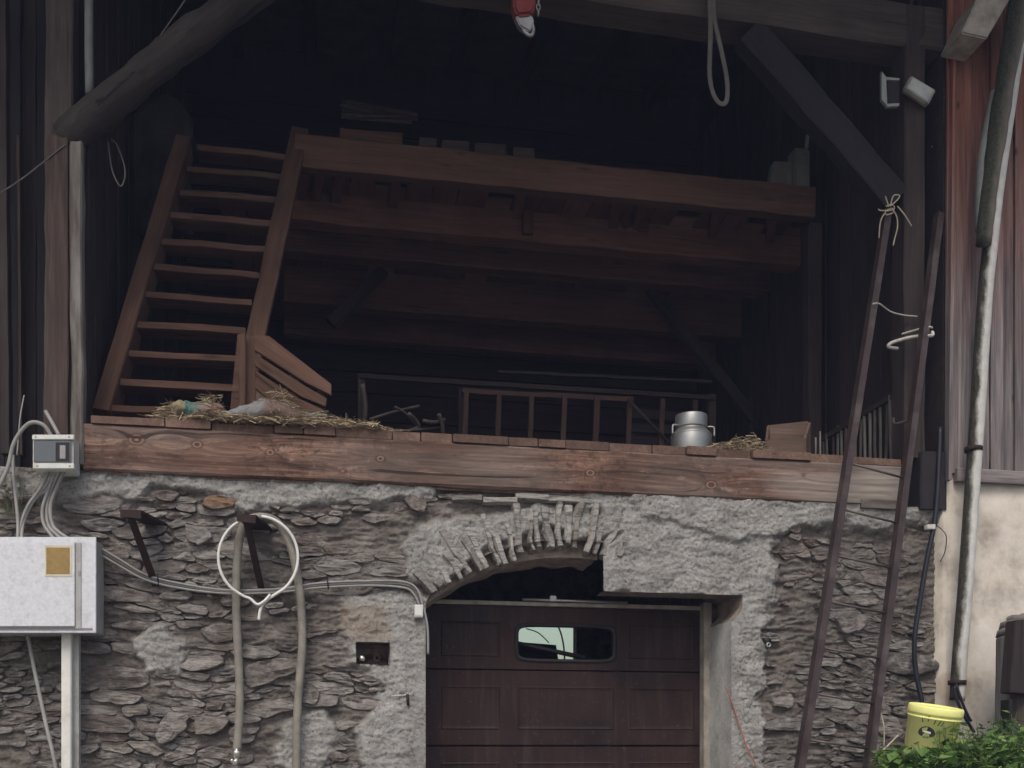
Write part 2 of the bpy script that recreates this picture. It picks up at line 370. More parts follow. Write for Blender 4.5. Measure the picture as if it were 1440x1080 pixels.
M['chrome'] = plain('bright brass fitting', (.6, .58, .53), .25, .9)
M['red'] = plain('faded red paint', (.2, .035, .03), .6, var=.2, scale=14, dirt=(.18, .06, .05))
M['steel'] = plain('worn steel', (.34, .33, .32), .4, .7, var=.2)
M['lamp'] = plain('dusty lamp glass', (.36, .37, .35), .35, var=.2)
M['lampframe'] = plain('lamp frame metal', (.25, .255, .24), .5, .3)
M['jug'] = plain('dull grey plastic can', (.15, .16, .155), .6, var=.2)
M['bark'] = plain('split trough wood', (.22, .195, .17), .9, var=.45, scale=7, bump=.6, dirt=(.08, .07, .06))
M['soil'] = plain('dark soil', (.06, .048, .035), .95, var=.4, scale=14, bump=.8)
s = N('meter cover'); s.b.inputs['Base Color'].default_value = (.05, .058, .064, 1); s.b.inputs['Roughness'].default_value = .07; s.b.inputs['Specular IOR Level'].default_value = .8
M['cover'] = s.m
s = N('pale window glass'); t = s.n('ShaderNodeBsdfTransparent'); t.inputs[0].default_value = (1, .99, .86, 1)
gl = s.n('ShaderNodeBsdfGlossy'); gl.inputs['Roughness'].default_value = .05; mx = s.n('ShaderNodeMixShader'); mx.inputs[0].default_value = .06
s.l(t.outputs[0], mx.inputs[1]); s.l(gl.outputs[0], mx.inputs[2]); s.l(mx.outputs[0], s.t.nodes['Material Output'].inputs[0]); M['glass'] = s.m
s = N('dry hay'); r = s.n('ShaderNodeNewGeometry').outputs['Random Per Island']
s.col(s.ramp(r, [(0, (.13, .095, .06)), (.4, (.28, .215, .135)), (.75, (.42, .345, .235)), (1, (.22, .175, .10))])); s.b.inputs['Roughness'].default_value = .8; M['hay'] = s.m
def sackmat(name, stops):
    s = N(name); a = s.attr('along').outputs['Fac']; o = s.obj(); n = s.noise(o, 9, 5, .7)
    c = s.ramp(s.math('ADD', a, s.math('MULTIPLY', s.math('SUBTRACT', n, .5), .3)), stops); w = s.noise(s.mapv(o, (1, 1, 1)), 55, 4, .7, 1.5)
    s.col(s.mix(s.ramp(w, [(.5, B3(0)), (.6, B3(.7))]), c, (.30, .26, .20))); s.b.inputs['Roughness'].default_value = .85; s.bump(s.mix(.5, w, s.noise(o, 18, 5, .7)), 1.0, .03); return s.m
M['sack_a'] = sackmat('straw and turquoise net', [(0, (.28, .23, .13)), (.28, (.30, .25, .14)), (.33, (.035, .14, .125)), (.5, (.055, .16, .145)), (.58, (.22, .2, .18)), (.8, (.24, .115, .09)), (1, (.2, .15, .11))])
M['sack_b'] = sackmat('faded sack weave', [(0, (.26, .275, .295)), (.3, (.24, .245, .255)), (.4, (.15, .095, .078)), (.7, (.14, .085, .07)), (.8, (.10, .13, .13)), (1, (.08, .085, .08))])
s = N('yellow bucket plastic'); o = s.obj(); n1 = s.noise(o, 8, 6, .65)
s.col(s.mix(s.ramp(s.noise(o, 22, 6, .7), [(.55, B3(0)), (.75, B3(.4))]), s.ramp(n1, [(.3, (.72, .72, .24)), (.7, (.82, .82, .32))]), (.5, .47, .22)))
s.b.inputs['Roughness'].default_value = .45; M['bucket'] = s.m
M['ink'] = plain('black bucket print', (.02, .02, .02), .6); M['inkwhite'] = plain('white bucket print', (.6, .62, .6), .6)
def leafmat(name, stops):
    s = N(name); r = s.n('ShaderNodeNewGeometry').outputs['Random Per Island']; c = s.ramp(r, stops); s.col(c); s.b.inputs['Roughness'].default_value = .5
    s.b.inputs['Specular IOR Level'].default_value = .35
    tr = s.n('ShaderNodeBsdfTranslucent'); s.l(c, tr.inputs[0]); mx = s.n('ShaderNodeMixShader'); mx.inputs[0].default_value = .3
    s.l(s.b.outputs[0], mx.inputs[1]); s.l(tr.outputs[0], mx.inputs[2]); s.l(mx.outputs[0], s.t.nodes['Material Output'].inputs[0]); return s.m
M['leaf'] = leafmat('fresh green leaves', [(0, (.035, .075, .02)), (.45, (.075, .15, .036)), (.8, (.13, .23, .055)), (1, (.24, .32, .1))])
M['leafred'] = leafmat('dry red leaves', [(0, (.07, .03, .025)), (.6, (.15, .075, .06)), (1, (.2, .14, .11))])
s = N('grassy earth'); o = s.obj(); s.col(s.ramp(s.noise(o, 5, 7, .65), [(.35, (.05, .042, .03)), (.6, (.07, .075, .035))])); s.b.inputs['Roughness'].default_value = .95
s.bump(s.noise(o, 18, 6, .7), .8, .04); M['earth'] = s.m
s = N('gravel yard'); o = s.obj(); s.col(s.ramp(s.noise(o, 9, 7, .7), [(.3, (.17, .16, .14)), (.7, (.29, .27, .245))])); s.b.inputs['Roughness'].default_value = .95
s.bump(s.noise(o, 40, 5, .7), .7, .02); M['gravel'] = s.m
M['canvas'] = plain('dark stained canvas', (.03, .028, .026), .9, var=.4, scale=3, bump=.4)
M['tiles'] = plain('dark roof covering', (.07, .06, .058), .9, var=.3, scale=4)
M['stem'] = plain('green stem', (.08, .11, .04), .7)

# ------------------------------------------------------------------ the ground
V = []; Fc = []
xs = [-300, -60, -20, -10, -6, -3, 0, 3, 6, 10, 20, 60, 300]; ys = [-300, -60, -25, -12, -9, -7, -5, -3, -1.2, 0.4, 3, 7, 12, 40, 300]
for y in ys:
    for x in xs: V.append((x, y, -.6 * min(1, max(0, (-y - 1.0) / 6.0))))
nx = len(xs)
for j in range(len(ys) - 1):
    for i in range(nx - 1): Fc.append((j * nx + i, j * nx + i + 1, (j + 1) * nx + i + 1, (j + 1) * nx + i))
tag(mk('ground', V, Fc, M['gravel'], smooth=True), kind='structure')

# ------------------------------------------------------------------ stone wall
ZT = EYE + 2.0
XL = P(-150, 900).x; XR = P(1326, 900).x
def arch_y(px): return 1086 - math.sqrt(max(1, 314 ** 2 - (px - 795) ** 2))
open_px = [(598, 1400), (598, 848)] + [(x, arch_y(x) - 12 * min(1, max(0, (x - 620) / 60))) for x in range(604, 848, 12)] + [(848, 762), (848, 832), (1042, 838), (1041, 856), (1034, 866), (1026, 874), (1026, 1400)]
niche_px = [(500, 903), (548, 904), (547, 935), (501, 934)]
def to3(poly): return [(P(x, y).x, P(x, y).z) for x, y in poly]
OPEN = to3(open_px); NICHE = to3(niche_px)
def inside(px, py, poly):
    r = np.zeros(px.shape, bool); n = len(poly)
    for i in range(n):
        x0, y0 = poly[i]; x1, y1 = poly[(i + 1) % n]
        c = ((y0 > py) != (y1 > py)); 
        with np.errstate(divide='ignore', invalid='ignore'): xi = (x1 - x0) * (py - y0) / ((y1 - y0) if y1 != y0 else 1e-9) + x0
        r ^= c & (px < xi)
    return r
def sdist(px, py, poly):
    d = np.full(px.shape, 1e9); n = len(poly)
    for i in range(n):
        x0, y0 = poly[i]; x1, y1 = poly[(i + 1) % n]; dx, dy = x1 - x0, y1 - y0
        t = np.clip(((px - x0) * dx + (py - y0) * dy) / (dx * dx + dy * dy + 1e-9), 0, 1)
        d = np.minimum(d, np.hypot(px - x0 - t * dx, py - y0 - t * dy))
    return np.where(inside(px, py, poly), d, -d)
ZONES = [[(-200, 640), (610, 640), (608, 700), (560, 708), (480, 716), (420, 722), (330, 712), (285, 690), (215, 690), (180, 708), (120, 704), (70, 700), (-200, 705)],
         [(790, 640), (1400, 640), (1400, 735), (1300, 735), (1240, 742), (1150, 738), (1095, 752), (1092, 800), (1085, 870), (1072, 960), (1075, 1120), (985, 1120), (985, 838), (842, 838), (842, 776), (870, 740), (800, 708)],
         [(610, 836), (560, 822), (520, 835), (482, 845), (472, 880), (490, 905), (500, 945), (540, 960), (520, 1000), (500, 1030), (505, 1120), (610, 1120)],
         [(566, 770), (590, 742), (660, 728), (720, 716), (880, 712), (900, 760), (850, 757), (790, 745), (740, 748), (690, 768), (640, 800), (610, 832), (560, 815)],
         [(180, 900), (225, 880), (262, 905), (255, 950), (205, 945)], [(395, 1020), (455, 1000), (480, 1040), (450, 1090), (380, 1080)]]
STAIN = [(475, 850), (545, 850), (552, 905), (500, 905), (478, 885)]
def plaster_at(px, py, pos):
    m = np.full(px.shape, -1e9); nn = np.array([noise.fractal(Vector((p[0] * 4.5, 3.1, p[1] * 5.5)), 1.0, 2.0, 4) for p in pos]) * 13
    for z in ZONES: m = np.maximum(m, sdist(px, py, z) + nn)
    return m
ST_W = .0095
gx = np.arange(XL, XR + ST_W, ST_W); gz = np.arange(-.15, ZT + ST_W * .5, ST_W); NX, NZ = len(gx), len(gz)
GX, GZ = np.meshgrid(gx, gz); X = GX.ravel(); Z = GZ.ravel()
wdep = X * ST + DIST * CT; PXX = 720 + F * (X * CT - DIST * ST) / wdep; PYY = HY - F * (Z - EYE) / wdep
pos = list(zip(X, Z)); pm = plaster_at(PXX, PYY, pos); mask = np.clip(pm / 9 + .35, 0, 1)
LEDGE = [(880, 640), (1400, 640), (1400, 738), (1300, 742), (1240, 750), (1150, 741), (1092, 753), (1030, 762), (985, 750), (950, 738), (905, 728), (890, 705)]
ledge = np.clip((sdist(PXX, PYY, LEDGE) + np.array([noise.fractal(Vector((a * 7, 1.7, b * 7)), 1.0, 2.0, 3) for a, b in pos]) * 7) / 5 + .5, 0, 1)
so = sdist(X, Z, OPEN); sn = sdist(X, Z, NICHE)
stain = np.clip(sdist(PXX, PYY, STAIN) / 14 + .3, 0, 1) * .8
low = np.array([noise.noise(Vector((a * 1.1, 9.0, b * 1.3))) for a, b in pos]) * .022
med = np.array([noise.fractal(Vector((a * 6, 1.0, b * 9)), .9, 2.0, 4) for a, b in pos])
def strata(a, b):                                  # broken schist: thin dipping layers
    b2 = b + .10 * noise.noise(Vector((a * .9, 5, b * 1.2))) + .03 * noise.noise(Vector((a * 3.1, 6, b * 3.1)))
    return noise.ridged_multi_fractal(Vector((a * 3.4, 4.0, b2 * 15)), .9, 2.1, 4, 1.0, 2.0)
strt = np.array([strata(a, b) for a, b in pos]) - 1.0
fin = np.array([noise.noise(Vector((a * 38, 2.0, b * 34))) + .6 * noise.noise(Vector((a * 71, 5.0, b * 71))) for a, b in pos])
Yg = low + (1 - mask) * (.032 - .012 * med - .024 * np.clip(strt, -1.2, 1.2)) + mask * (-.020 - .016 * med - .007 * strt) + fin * .008 - ledge * .028
flatjamb = np.clip((so + .12) / .12, 0, 1) * (PYY > 845)
Yg = Yg * (1 - flatjamb) + flatjamb * (-.03 + fin * .002)
Yv = Yg.copy()
keepv = (so < 0) & (sn < 0)
Fw = []
cx = so.reshape(NZ, NX); 
cc = (cx[:-1, :-1] + cx[1:, 1:]) / 2; cn = sn.reshape(NZ, NX); cn = (cn[:-1, :-1] + cn[1:, 1:]) / 2
J, I = np.nonzero((cc < 0) & (cn < 0))
quads = np.stack([J * NX + I, J * NX + I + 1, (J + 1) * NX + I + 1, (J + 1) * NX + I], 1)
edge = np.zeros(NX * NZ, bool)
used = np.zeros(NX * NZ, int); np.add.at(used, quads.ravel(), 1)
near = ((np.abs(so) < ST_W * 1.3) | (np.abs(sn) < ST_W * 1.3)) & (used > 0) & (used < 4)
def snap(i):
    best = None
    for poly in (OPEN, NICHE):
        n = len(poly)
        for k in range(n):
            x0, z0 = poly[k]; x1, z1 = poly[(k + 1) % n]; dx, dz = x1 - x0, z1 - z0
            t = min(1, max(0, ((X[i] - x0) * dx + (Z[i] - z0) * dz) / (dx * dx + dz * dz + 1e-9)))
            q = (x0 + t * dx, z0 + t * dz); d = (q[0] - X[i]) ** 2 + (q[1] - Z[i]) ** 2
            if best is None or d < best[0]: best = (d, q)
    return best[1]
for i in np.nonzero(near)[0]: X[i], Z[i] = snap(i)
idx = np.full(NX * NZ, -1); uu = np.nonzero(used > 0)[0]; idx[uu] = np.arange(len(uu))
wall = thing('stone_wall', (0, .4, 0), 'old rubble stone wall with grey render patches and an arched doorway', 'wall')
mort = mk('mortar_face', list(zip(X[uu], Yv[uu], Z[uu])), idx[quads], M['mortar'], wall, smooth=True,
          attrs={'plaster': ('FLOAT', list(map(float, mask[uu]))), 'stain': ('FLOAT', list(map(float, stain[uu])))})
# reveals of the doorway: left jamb, arch soffit, lintel and right jamb
YD = .5
def strip(name, pts, mat, y0=-.035, y1=YD, parent=wall, rough=.012, n=10, smooth=True):
    V = []; Fc = []; m = len(pts)
    for j in range(n + 1):
        for (x, z) in pts:
            q = Vector((x, y0 + (y1 - y0) * j / n, z)); k = 0 if j == 0 else rough
            V.append(q + noise.noise_vector(q * 7) * k)
    for j in range(n):
        for i in range(m - 1): Fc.append((j * m + i, j * m + i + 1, (j + 1) * m + i + 1, (j + 1) * m + i))
    return mk(name, V, Fc, mat, parent, smooth=smooth)
def dens(pts, k=6):
    out = []
    for a, b in zip(pts[:-1], pts[1:]):
        for t in range(k): out.append((a[0] + (b[0] - a[0]) * t / k, a[1] + (b[1] - a[1]) * t / k))
    return out + [pts[-1]]
nO_ = len(OPEN)
i_arch0, i_arch1 = 1, 1 + len(range(604, 848, 12)) + 1
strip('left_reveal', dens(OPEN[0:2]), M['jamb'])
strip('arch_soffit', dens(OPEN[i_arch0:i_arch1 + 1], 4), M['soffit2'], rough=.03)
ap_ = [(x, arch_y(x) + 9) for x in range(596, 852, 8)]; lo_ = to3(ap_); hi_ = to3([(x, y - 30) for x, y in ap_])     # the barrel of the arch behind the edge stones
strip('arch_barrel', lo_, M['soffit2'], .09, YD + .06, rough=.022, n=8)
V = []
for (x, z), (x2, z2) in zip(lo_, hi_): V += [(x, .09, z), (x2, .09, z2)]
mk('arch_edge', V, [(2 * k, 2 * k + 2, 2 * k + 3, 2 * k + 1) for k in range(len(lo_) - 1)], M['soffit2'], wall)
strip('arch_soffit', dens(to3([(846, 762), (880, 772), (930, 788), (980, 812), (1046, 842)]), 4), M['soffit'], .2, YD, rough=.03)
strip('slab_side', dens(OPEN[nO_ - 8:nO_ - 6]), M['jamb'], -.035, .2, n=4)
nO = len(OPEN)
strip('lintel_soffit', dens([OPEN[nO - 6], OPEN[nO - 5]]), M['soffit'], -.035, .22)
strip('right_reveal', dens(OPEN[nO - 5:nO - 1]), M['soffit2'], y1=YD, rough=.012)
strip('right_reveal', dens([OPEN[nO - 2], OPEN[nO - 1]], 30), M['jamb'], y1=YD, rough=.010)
box('wall_top', (XL, -.02, ZT - .02), (XR, YD, ZT - .004), M['soffit'], wall)
# the little niche
nc = [PX(x, EYE + (HY - y) * (DIST / ray(x, y).y) / F) for x, y in niche_px]
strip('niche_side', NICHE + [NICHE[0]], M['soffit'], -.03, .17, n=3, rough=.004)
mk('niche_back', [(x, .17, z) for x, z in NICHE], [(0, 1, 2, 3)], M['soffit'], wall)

# stones: stretched Voronoi cells laid in wavy beds
rs = random.Random(11)
sites = []; AN = 3.2
def warp(x, z): return z + .11 * noise.noise(Vector((x * .9, 5, z * 1.2))) + .035 * noise.noise(Vector((x * 2.6, 8, z * 2.6)))
tries = 0
cellsz = {}
def size_at(x, z): return .056 + .045 * max(-.6, noise.noise(Vector((x * 1.7, 2.2, z * 2.6))) * 2.2)
while tries < 26000:
    tries += 1; x = rs.uniform(XL - .1, XR + .1); z = rs.uniform(-.1, ZT + .05); r_ = max(.036, size_at(x, z)) * rs.choice((.7, .85, 1, 1.1, 1.5))
    a, b = x / AN, warp(x, z); ok = True; ci, cj = int(a / .12), int(b / .12)
    for di in (-1, 0, 1):
        for dj in (-1, 0, 1):
            for (a2, b2, r2) in cellsz.get((ci + di, cj + dj), ()):
                if (a - a2) ** 2 + (b - b2) ** 2 < ((r_ + r2) / 2) ** 2: ok = False; break
            if not ok: break
        if not ok: break
    if ok: cellsz.setdefault((ci, cj), []).append((a, b, r_)); sites.append((a, b, r_))
def voro(i):
    a, b, r_ = sites[i]; poly = [(a - .2, b - .2), (a + .2, b - .2), (a + .2, b + .2), (a - .2, b + .2)]
    for (a2, b2, r2) in sites:
        dx, dz = a2 - a, b2 - b
        dd = dx * dx + dz * dz
        if dd < 1e-12 or dd > .09: continue
        t = .5 + .5 * (r_ * r_ - r2 * r2) / dd * .6; mx_, mz_ = a + dx * t, b + dz * t; out = []
        for k in range(len(poly)):
            p, q = poly[k], poly[(k + 1) % len(poly)]
            sp = (p[0] - mx_) * dx + (p[1] - mz_) * dz; sq = (q[0] - mx_) * dx + (q[1] - mz_) * dz
            if sp <= 0: out.append(p)
            if sp * sq < 0: tt = sp / (sp - sq); out.append((p[0] + (q[0] - p[0]) * tt, p[1] + (q[1] - p[1]) * tt))
        poly = out
        if len(poly) < 3: return None
    return poly
def unwarp(x, b):
    z = b
    for _ in range(6): z -= warp(x, z) - b
    return z
def resample(poly, n):
    L = [math.dist(poly[i], poly[(i + 1) % len(poly)]) for i in range(len(poly))]; T = sum(L); out = []; i = 0; acc = 0
    for k in range(n):
        t = T * k / n
        while acc + L[i] < t: acc += L[i]; i += 1
        f = (t - acc) / max(L[i], 1e-9); p, q = poly[i], poly[(i + 1) % len(poly)]
        out.append((p[0] + (q[0] - p[0]) * f, p[1] + (q[1] - p[1]) * f))
    return out
stones = []
for i in range(len(sites)):
    poly = voro(i)
    if not poly: continue
    poly = [(a * AN, unwarp(a * AN, b)) for a, b in poly]
    cxp = sum(p[0] for p in poly) / len(poly); czp = sum(p[1] for p in poly) / len(poly)
    area = abs(sum(poly[k][0] * poly[(k + 1) % len(poly)][1] - poly[(k + 1) % len(poly)][0] * poly[k][1] for k in range(len(poly)))) / 2
    if czp > ZT - .05 or czp < -.08 or cxp < XL + .05 or cxp > XR - .1 or area < .0016: continue
    stones.append((poly, cxp, czp, area))
cpx = np.array([to_px(s_[1], 0, s_[2]) for s_ in stones]); cpm = plaster_at(cpx[:, 0], cpx[:, 1], [(s_[1], s_[2]) for s_ in stones])
def clear_of(poly_px, poly, pad):
    a = np.array([p[0] for p in poly]); b = np.array([p[1] for p in poly]); return np.max(sdist(a, b, poly_px)) < -pad
VOUS = to3([(600, 850), (640, 800), (700, 778), (760, 770), (870, 772), (905, 735), (860, 706), (740, 704), (690, 722), (650, 745), (590, 800)])
made = []
def stone_geo(poly, rr, V, Fc, face, tilt, n=20):
    cxp = sum(p[0] for p in poly) / len(poly); czp = sum(p[1] for p in poly) / len(poly)
    q = resample(poly, n)
    for _ in range(1): q = [((q[k - 1][0] + 2 * q[k][0] + q[(k + 1) % n][0]) / 4, (q[k - 1][1] + 2 * q[k][1] + q[(k + 1) % n][1]) / 4) for k in range(n)]
    o = rr.uniform(0, 60); base = len(V); hgt = max(p[1] for p in q) - min(p[1] for p in q); joint = rr.uniform(.0, .006)
    rings = [(1.04, .075), (1.0, face + .012), (.955, face + .001), (.72, face + rr.uniform(-.003, .004)), (.4, face + rr.uniform(-.004, .004))]
    for (k, y) in rings:
        for (x, z) in q:
            dx, dz = x - cxp, z - czp; L = math.hypot(dx, dz); kk = k * max(.3, 1 - joint / max(L, .01))
            p = Vector((cxp + dx * kk, y, czp + dz * kk)); m = noise.noise_vector(Vector((p.x * 9 + o, o, p.z * 16)))
            m2 = noise.noise_vector(Vector((p.x * 26 + o, o, p.z * 40)))
            p.x += m.x * .024 + m2.x * .012; p.z += m.z * .011 + m2.z * .008
            if y < .07: p.y += m.y * .012 + m2.y * .007 - .008 * (noise.ridged_multi_fractal(Vector((p.x * 4, o, p.z * 22)), .9, 2.1, 3, 1.0, 2.0) - 1) + dx * tilt[0] + dz * tilt[1]
            V.append(p)
    c = len(V); V.append(Vector((cxp, face - .004, czp)))
    for r_ in range(len(rings) - 1):
        for k in range(n):
            k2 = (k + 1) % n; Fc.append((base + r_ * n + k, base + r_ * n + k2, base + (r_ + 1) * n + k2, base + (r_ + 1) * n + k))
    last = base + (len(rings) - 1) * n
    for k in range(n): Fc.append((last + k, last + (k + 1) % n, c))
for (poly, a, b, area), pmv in zip(stones, cpm):
    if pmv > 4: continue
    if not clear_of(OPEN, poly, .005) or not clear_of(NICHE, poly, .01) or not clear_of(VOUS, poly, -.03): continue
    if noise.noise(Vector((a * 1.5, 3.3, b * 1.9))) + rs.uniform(-.35, .35) > .27: continue      # here the mortar hides the stones
    made.append((area, poly))
made.sort(key=lambda t: -t[0])
def lowy(x, z): return .022 * noise.noise(Vector((x * 1.1, 9.0, z * 1.3)))
Vr, Fr = [], []
for pts, col in [([(218, 1040), (232, 1002), (262, 1000), (270, 1008), (262, 1024), (238, 1046), (224, 1048)], 0), ([(272, 1001), (296, 999), (322, 1002), (320, 1022), (300, 1034), (273, 1036)], 0), ([(288, 990), (302, 984), (318, 990), (312, 999), (294, 999)], 0),
                 ([(282, 884), (305, 875), (334, 878), (333, 902), (300, 906), (284, 896)], 0), ([(404, 962), (440, 958), (452, 975), (448, 992), (414, 986)], 0), ([(566, 700), (590, 694), (602, 706), (596, 722), (574, 716)], 0), ([(262, 735), (290, 742), (300, 756), (280, 770), (262, 760)], 0),
                 ([(286, 699), (312, 697), (338, 702), (330, 712), (300, 718), (286, 712)], 1), ([(345, 935), (395, 925), (440, 930), (420, 944), (350, 972), (342, 960)], 0), ([(1170, 868), (1200, 858), (1222, 868), (1215, 884), (1185, 892)], 0), ([(1085, 975), (1105, 970), (1118, 980), (1108, 996), (1086, 994)], 0)]:
    V, Fc = [], []; stone_geo([(P(x, y).x, P(x, y).z) for x, y in pts[::-1]], rs, V, Fc, -.026 + rs.uniform(-.008, .004), (rs.uniform(-.06, .06), rs.uniform(-.1, .2)), 26); mk('stone', V, Fc, M['ochre'] if col else M['stone'], wall)
for k, (area, poly) in enumerate(made):
    cxp = sum(p[0] for p in poly) / len(poly); czp = sum(p[1] for p in poly) / len(poly)
    face = lowy(cxp, czp) + rs.uniform(-.020, .032); tl = (rs.uniform(-.10, .10), rs.uniform(-.18, .28))
    if k < 270:
        V, Fc = [], []; stone_geo(poly, rs, V, Fc, face, tl); mk('stone', V, Fc, M['stone'], wall)
    else: stone_geo(poly, rs, Vr, Fr, face, tl, 14)
if Vr:
    o = mk('small_stones', Vr, Fr, M['stone'], wall); o['kind'] = 'stuff'
# arch stones on edge
apx = 606.0
while apx < 868:
    ay = arch_y(apx) if apx < 850 else arch_y(850) - 2
    ang = math.atan2(apx - 795, 1086 - ay) * 1.25 + rs.uniform(-.09, .09); wpx = rs.uniform(9, 16)
    Ln = rs.uniform(46, 74) * (0.62 if apx < 655 else 1); drop = rs.uniform(-15, 4) if apx < 850 else -16
    if apx > 852: Ln *= .7
    bx, by = apx, ay - drop * .7 + 1; tx, ty = bx + math.sin(ang) * Ln, by - math.cos(ang) * Ln
    a0 = P(bx, by, .045); a1 = P(tx, max(ty, 708), .066)
    timber('arch_stone', a0 + Vector((0, rs.uniform(-.015, .01), 0)), a1, wpx / 235, rs.uniform(.13, .17), M['arch'], wall, rough=.045, cham=.42, taper=rs.uniform(1.1, 1.6), segs=7)
    apx += wpx * rs.uniform(.95, 1.22)
for (x0, y0, x1, y1) in [(635, 697, 676, 708), (678, 698, 722, 712), (722, 696, 765, 708), (765, 697, 828, 712)]:
    timber('cap_stone', P(x0, (y0 + y1) / 2, .06), P(x1, (y0 + y1) / 2 + 1, .06), .06, .19, M['arch'], wall, rough=.02, cham=.4)

# ------------------------------------------------------------------ garage door and the space behind it
door = thing('garage_door', P(795, 1230, YD + .1), 'dark brown sectional garage door with a small rounded window under the arch', 'garage door')
dx0, dx1 = P(575, 900, YD + .08).x, P(989, 900, YD + .08).x; YF = YD + .06
def zpx(y, Y=YF, px=795): return P(px, y, Y).z
zs = [zpx(854), zpx(943), zpx(1049), zpx(1155), .01]
wx0, wx1 = P(729, 900, YF).x, P(862, 900, YF).x; wz0, wz1 = zpx(927), zpx(882)
def panel_ring(name, x0, x1, z0, z1, parent, t=.02, d=.006):
    V = []; Fc = []
    for k, (ins, y) in enumerate([(0, 0), (t * .5, -d), (t, -d * .2), (t * 2.2, .002)]):
        V += [(x0 + ins, YF + y - .001, z0 + ins), (x1 - ins, YF + y - .001, z0 + ins), (x1 - ins, YF + y - .001, z1 - ins), (x0 + ins, YF + y - .001, z1 - ins)]
    for k in range(3):
        for j in range(4): Fc.append((k * 4 + j, k * 4 + (j + 1) % 4, k * 4 + 4 + (j + 1) % 4, k * 4 + 4 + j))
    return mk(name, V, Fc, M['door'], parent)
cols = [(P(620, 900, YF).x, P(703, 900, YF).x), (P(727, 900, YF).x, P(863, 900, YF).x), (P(884, 900, YF).x, P(976, 900, YF).x)]
for k in range(4):
    z1, z0 = zs[k] - .006, zs[k + 1] + .006
    if k == 0:
        V = [(dx0, z0), (dx1, z0), (dx1, z1), (dx0, z1)]; n = 24; hole = []
        cxw, czw, hw, hh = (wx0 + wx1) / 2, (wz0 + wz1) / 2, (wx1 - wx0) / 2, (wz1 - wz0) / 2
        for j in range(n):
            a = 2 * math.pi * (j + .5) / n; ca, sa = math.cos(a), math.sin(a); e = .28
            hole.append((cxw + hw * math.copysign(abs(ca) ** e, ca), czw + hh * math.copysign(abs(sa) ** e, sa)))
        bm = bmesh.new(); ov = [bm.verts.new((x, YF, z)) for x, z in V]; hv_ = [bm.verts.new((x, YF, z)) for x, z in hole]
        es = [bm.edges.new((ov[j], ov[(j + 1) % 4])) for j in range(4)] + [bm.edges.new((hv_[j], hv_[(j + 1) % n])) for j in range(n)]
        bmesh.ops.triangle_fill(bm, use_beauty=True, use_dissolve=False, edges=es)
        ex = bmesh.ops.extrude_face_region(bm, geom=list(bm.faces)); bmesh.ops.translate(bm, verts=[v for v in ex['geom'] if isinstance(v, bmesh.types.BMVert)], vec=(0, .04, 0))
        bmesh.ops.recalc_face_normals(bm, faces=bm.faces); bm.verts.index_update()
        sec = mk('door_section', [v.co.copy() for v in bm.verts], [[v.index for v in f.verts] for f in bm.faces], M['door'], door); bm.free()
        V = []; Fc = []
        for (g_, y) in [(-.0, -.004), (.012, -.016), (.024, -.016), (.034, -.001)]:
            for (x, z) in hole:
                ddx, ddz = x - cxw, z - czw; V.append((cxw + ddx * (1 + g_ / hw), YF + y, czw + ddz * (1 + g_ / hh)))
        for r_ in range(3):
            for j in range(n): Fc.append((r_ * n + j, r_ * n + (j + 1) % n, (r_ + 1) * n + (j + 1) % n, (r_ + 1) * n + j))
        fr = mk('window_frame', V, Fc, M['black'], door, smooth=True)
        panel_ring('moulding', cols[2][0], cols[2][1], z0 + .1, z1 - .13, sec); panel_ring('moulding', cols[0][0], cols[0][1], z0 + .1, z1 - .13, sec)
    else:
        sec = box('door_section', (dx0, YF, z0), (dx1, YF + .04, z1), M['door'], door, bev=.006)
        for (a, b) in cols:
            panel_ring('moulding', a, b, z0 + .13, z1 - .13, sec)
box('top_rail', (dx0, YF - .03, zs[0] + .002), (dx1, YF + .05, zs[0] + .035), M['doorwood'], door, bev=.004)
tube('rail_tube', [(P(735, 850, YF - .05).x, YF - .05, zs[0] + .05), (P(882, 850, YF - .05).x, YF - .05, zs[0] + .045)], .012, M['steel'], door, k=1)
box('rail_clamp', (P(771, 850, YF).x, YF - .07, zs[0] + .04), (P(780, 850, YF).x, YF - .03, zs[0] + .085), M['steel'], door, bev=.004)
box('frame_post', (P(990, 900, YD - .05).x, YD - .05, 0), (P(1001, 900, YD - .05).x, YD + .055, zpx(842, YD - .05)), M['doorwood'], door, grain=(0, 0, 1), bev=.004)
tube('strut', [P(724, 904, YF + .12), P(822, 925, YF + .10)], .02, M['black'], door, k=1)
# garage: side and back walls, a back window
YB = 5.2; gxl, gxr = dx0 - .25, P(1042, 900, YD).x + .35
garage = thing('garage_room', (0, 3, 0), 'dark plastered garage room seen through the gap above the brown door', 'room')
box('side_wall', (gxl - .1, YD - .02, 0), (gxl, YB, ZT + .3), M['soffit'], garage); box('side_wall', (gxr, YD - .02, 0), (gxr + .1, YB, ZT + .3), M['soffit'], garage)
box('front_return', (gxl - .1, YD - .02, 0), (dx0 - .02, YD + .02, ZT + .3), M['soffit'], garage)
box('front_return', (P(994, 900, YD + .06).x, YD + .056, 0), (gxr + .1, YD + .1, ZT + .3), M['soffit'], garage)
bx0, bx1 = P(728, 900, YB).x, P(811, 900, YB).x; bz0, bz1 = P(770, 928, YB).z, P(770, 874, YB).z
box('back_wall', (gxl - .1, YB, 0), (bx0, YB + .2, ZT + .3), M['soffit'], garage); box('back_wall', (bx1, YB, 0), (gxr + .1, YB + .2, ZT + .3), M['soffit'], garage)
box('back_wall', (bx0, YB, 0), (bx1, YB + .2, bz0), M['soffit'], garage); box('back_wall', (bx0, YB, bz1), (bx1, YB + .2, ZT + .3), M['soffit'], garage)
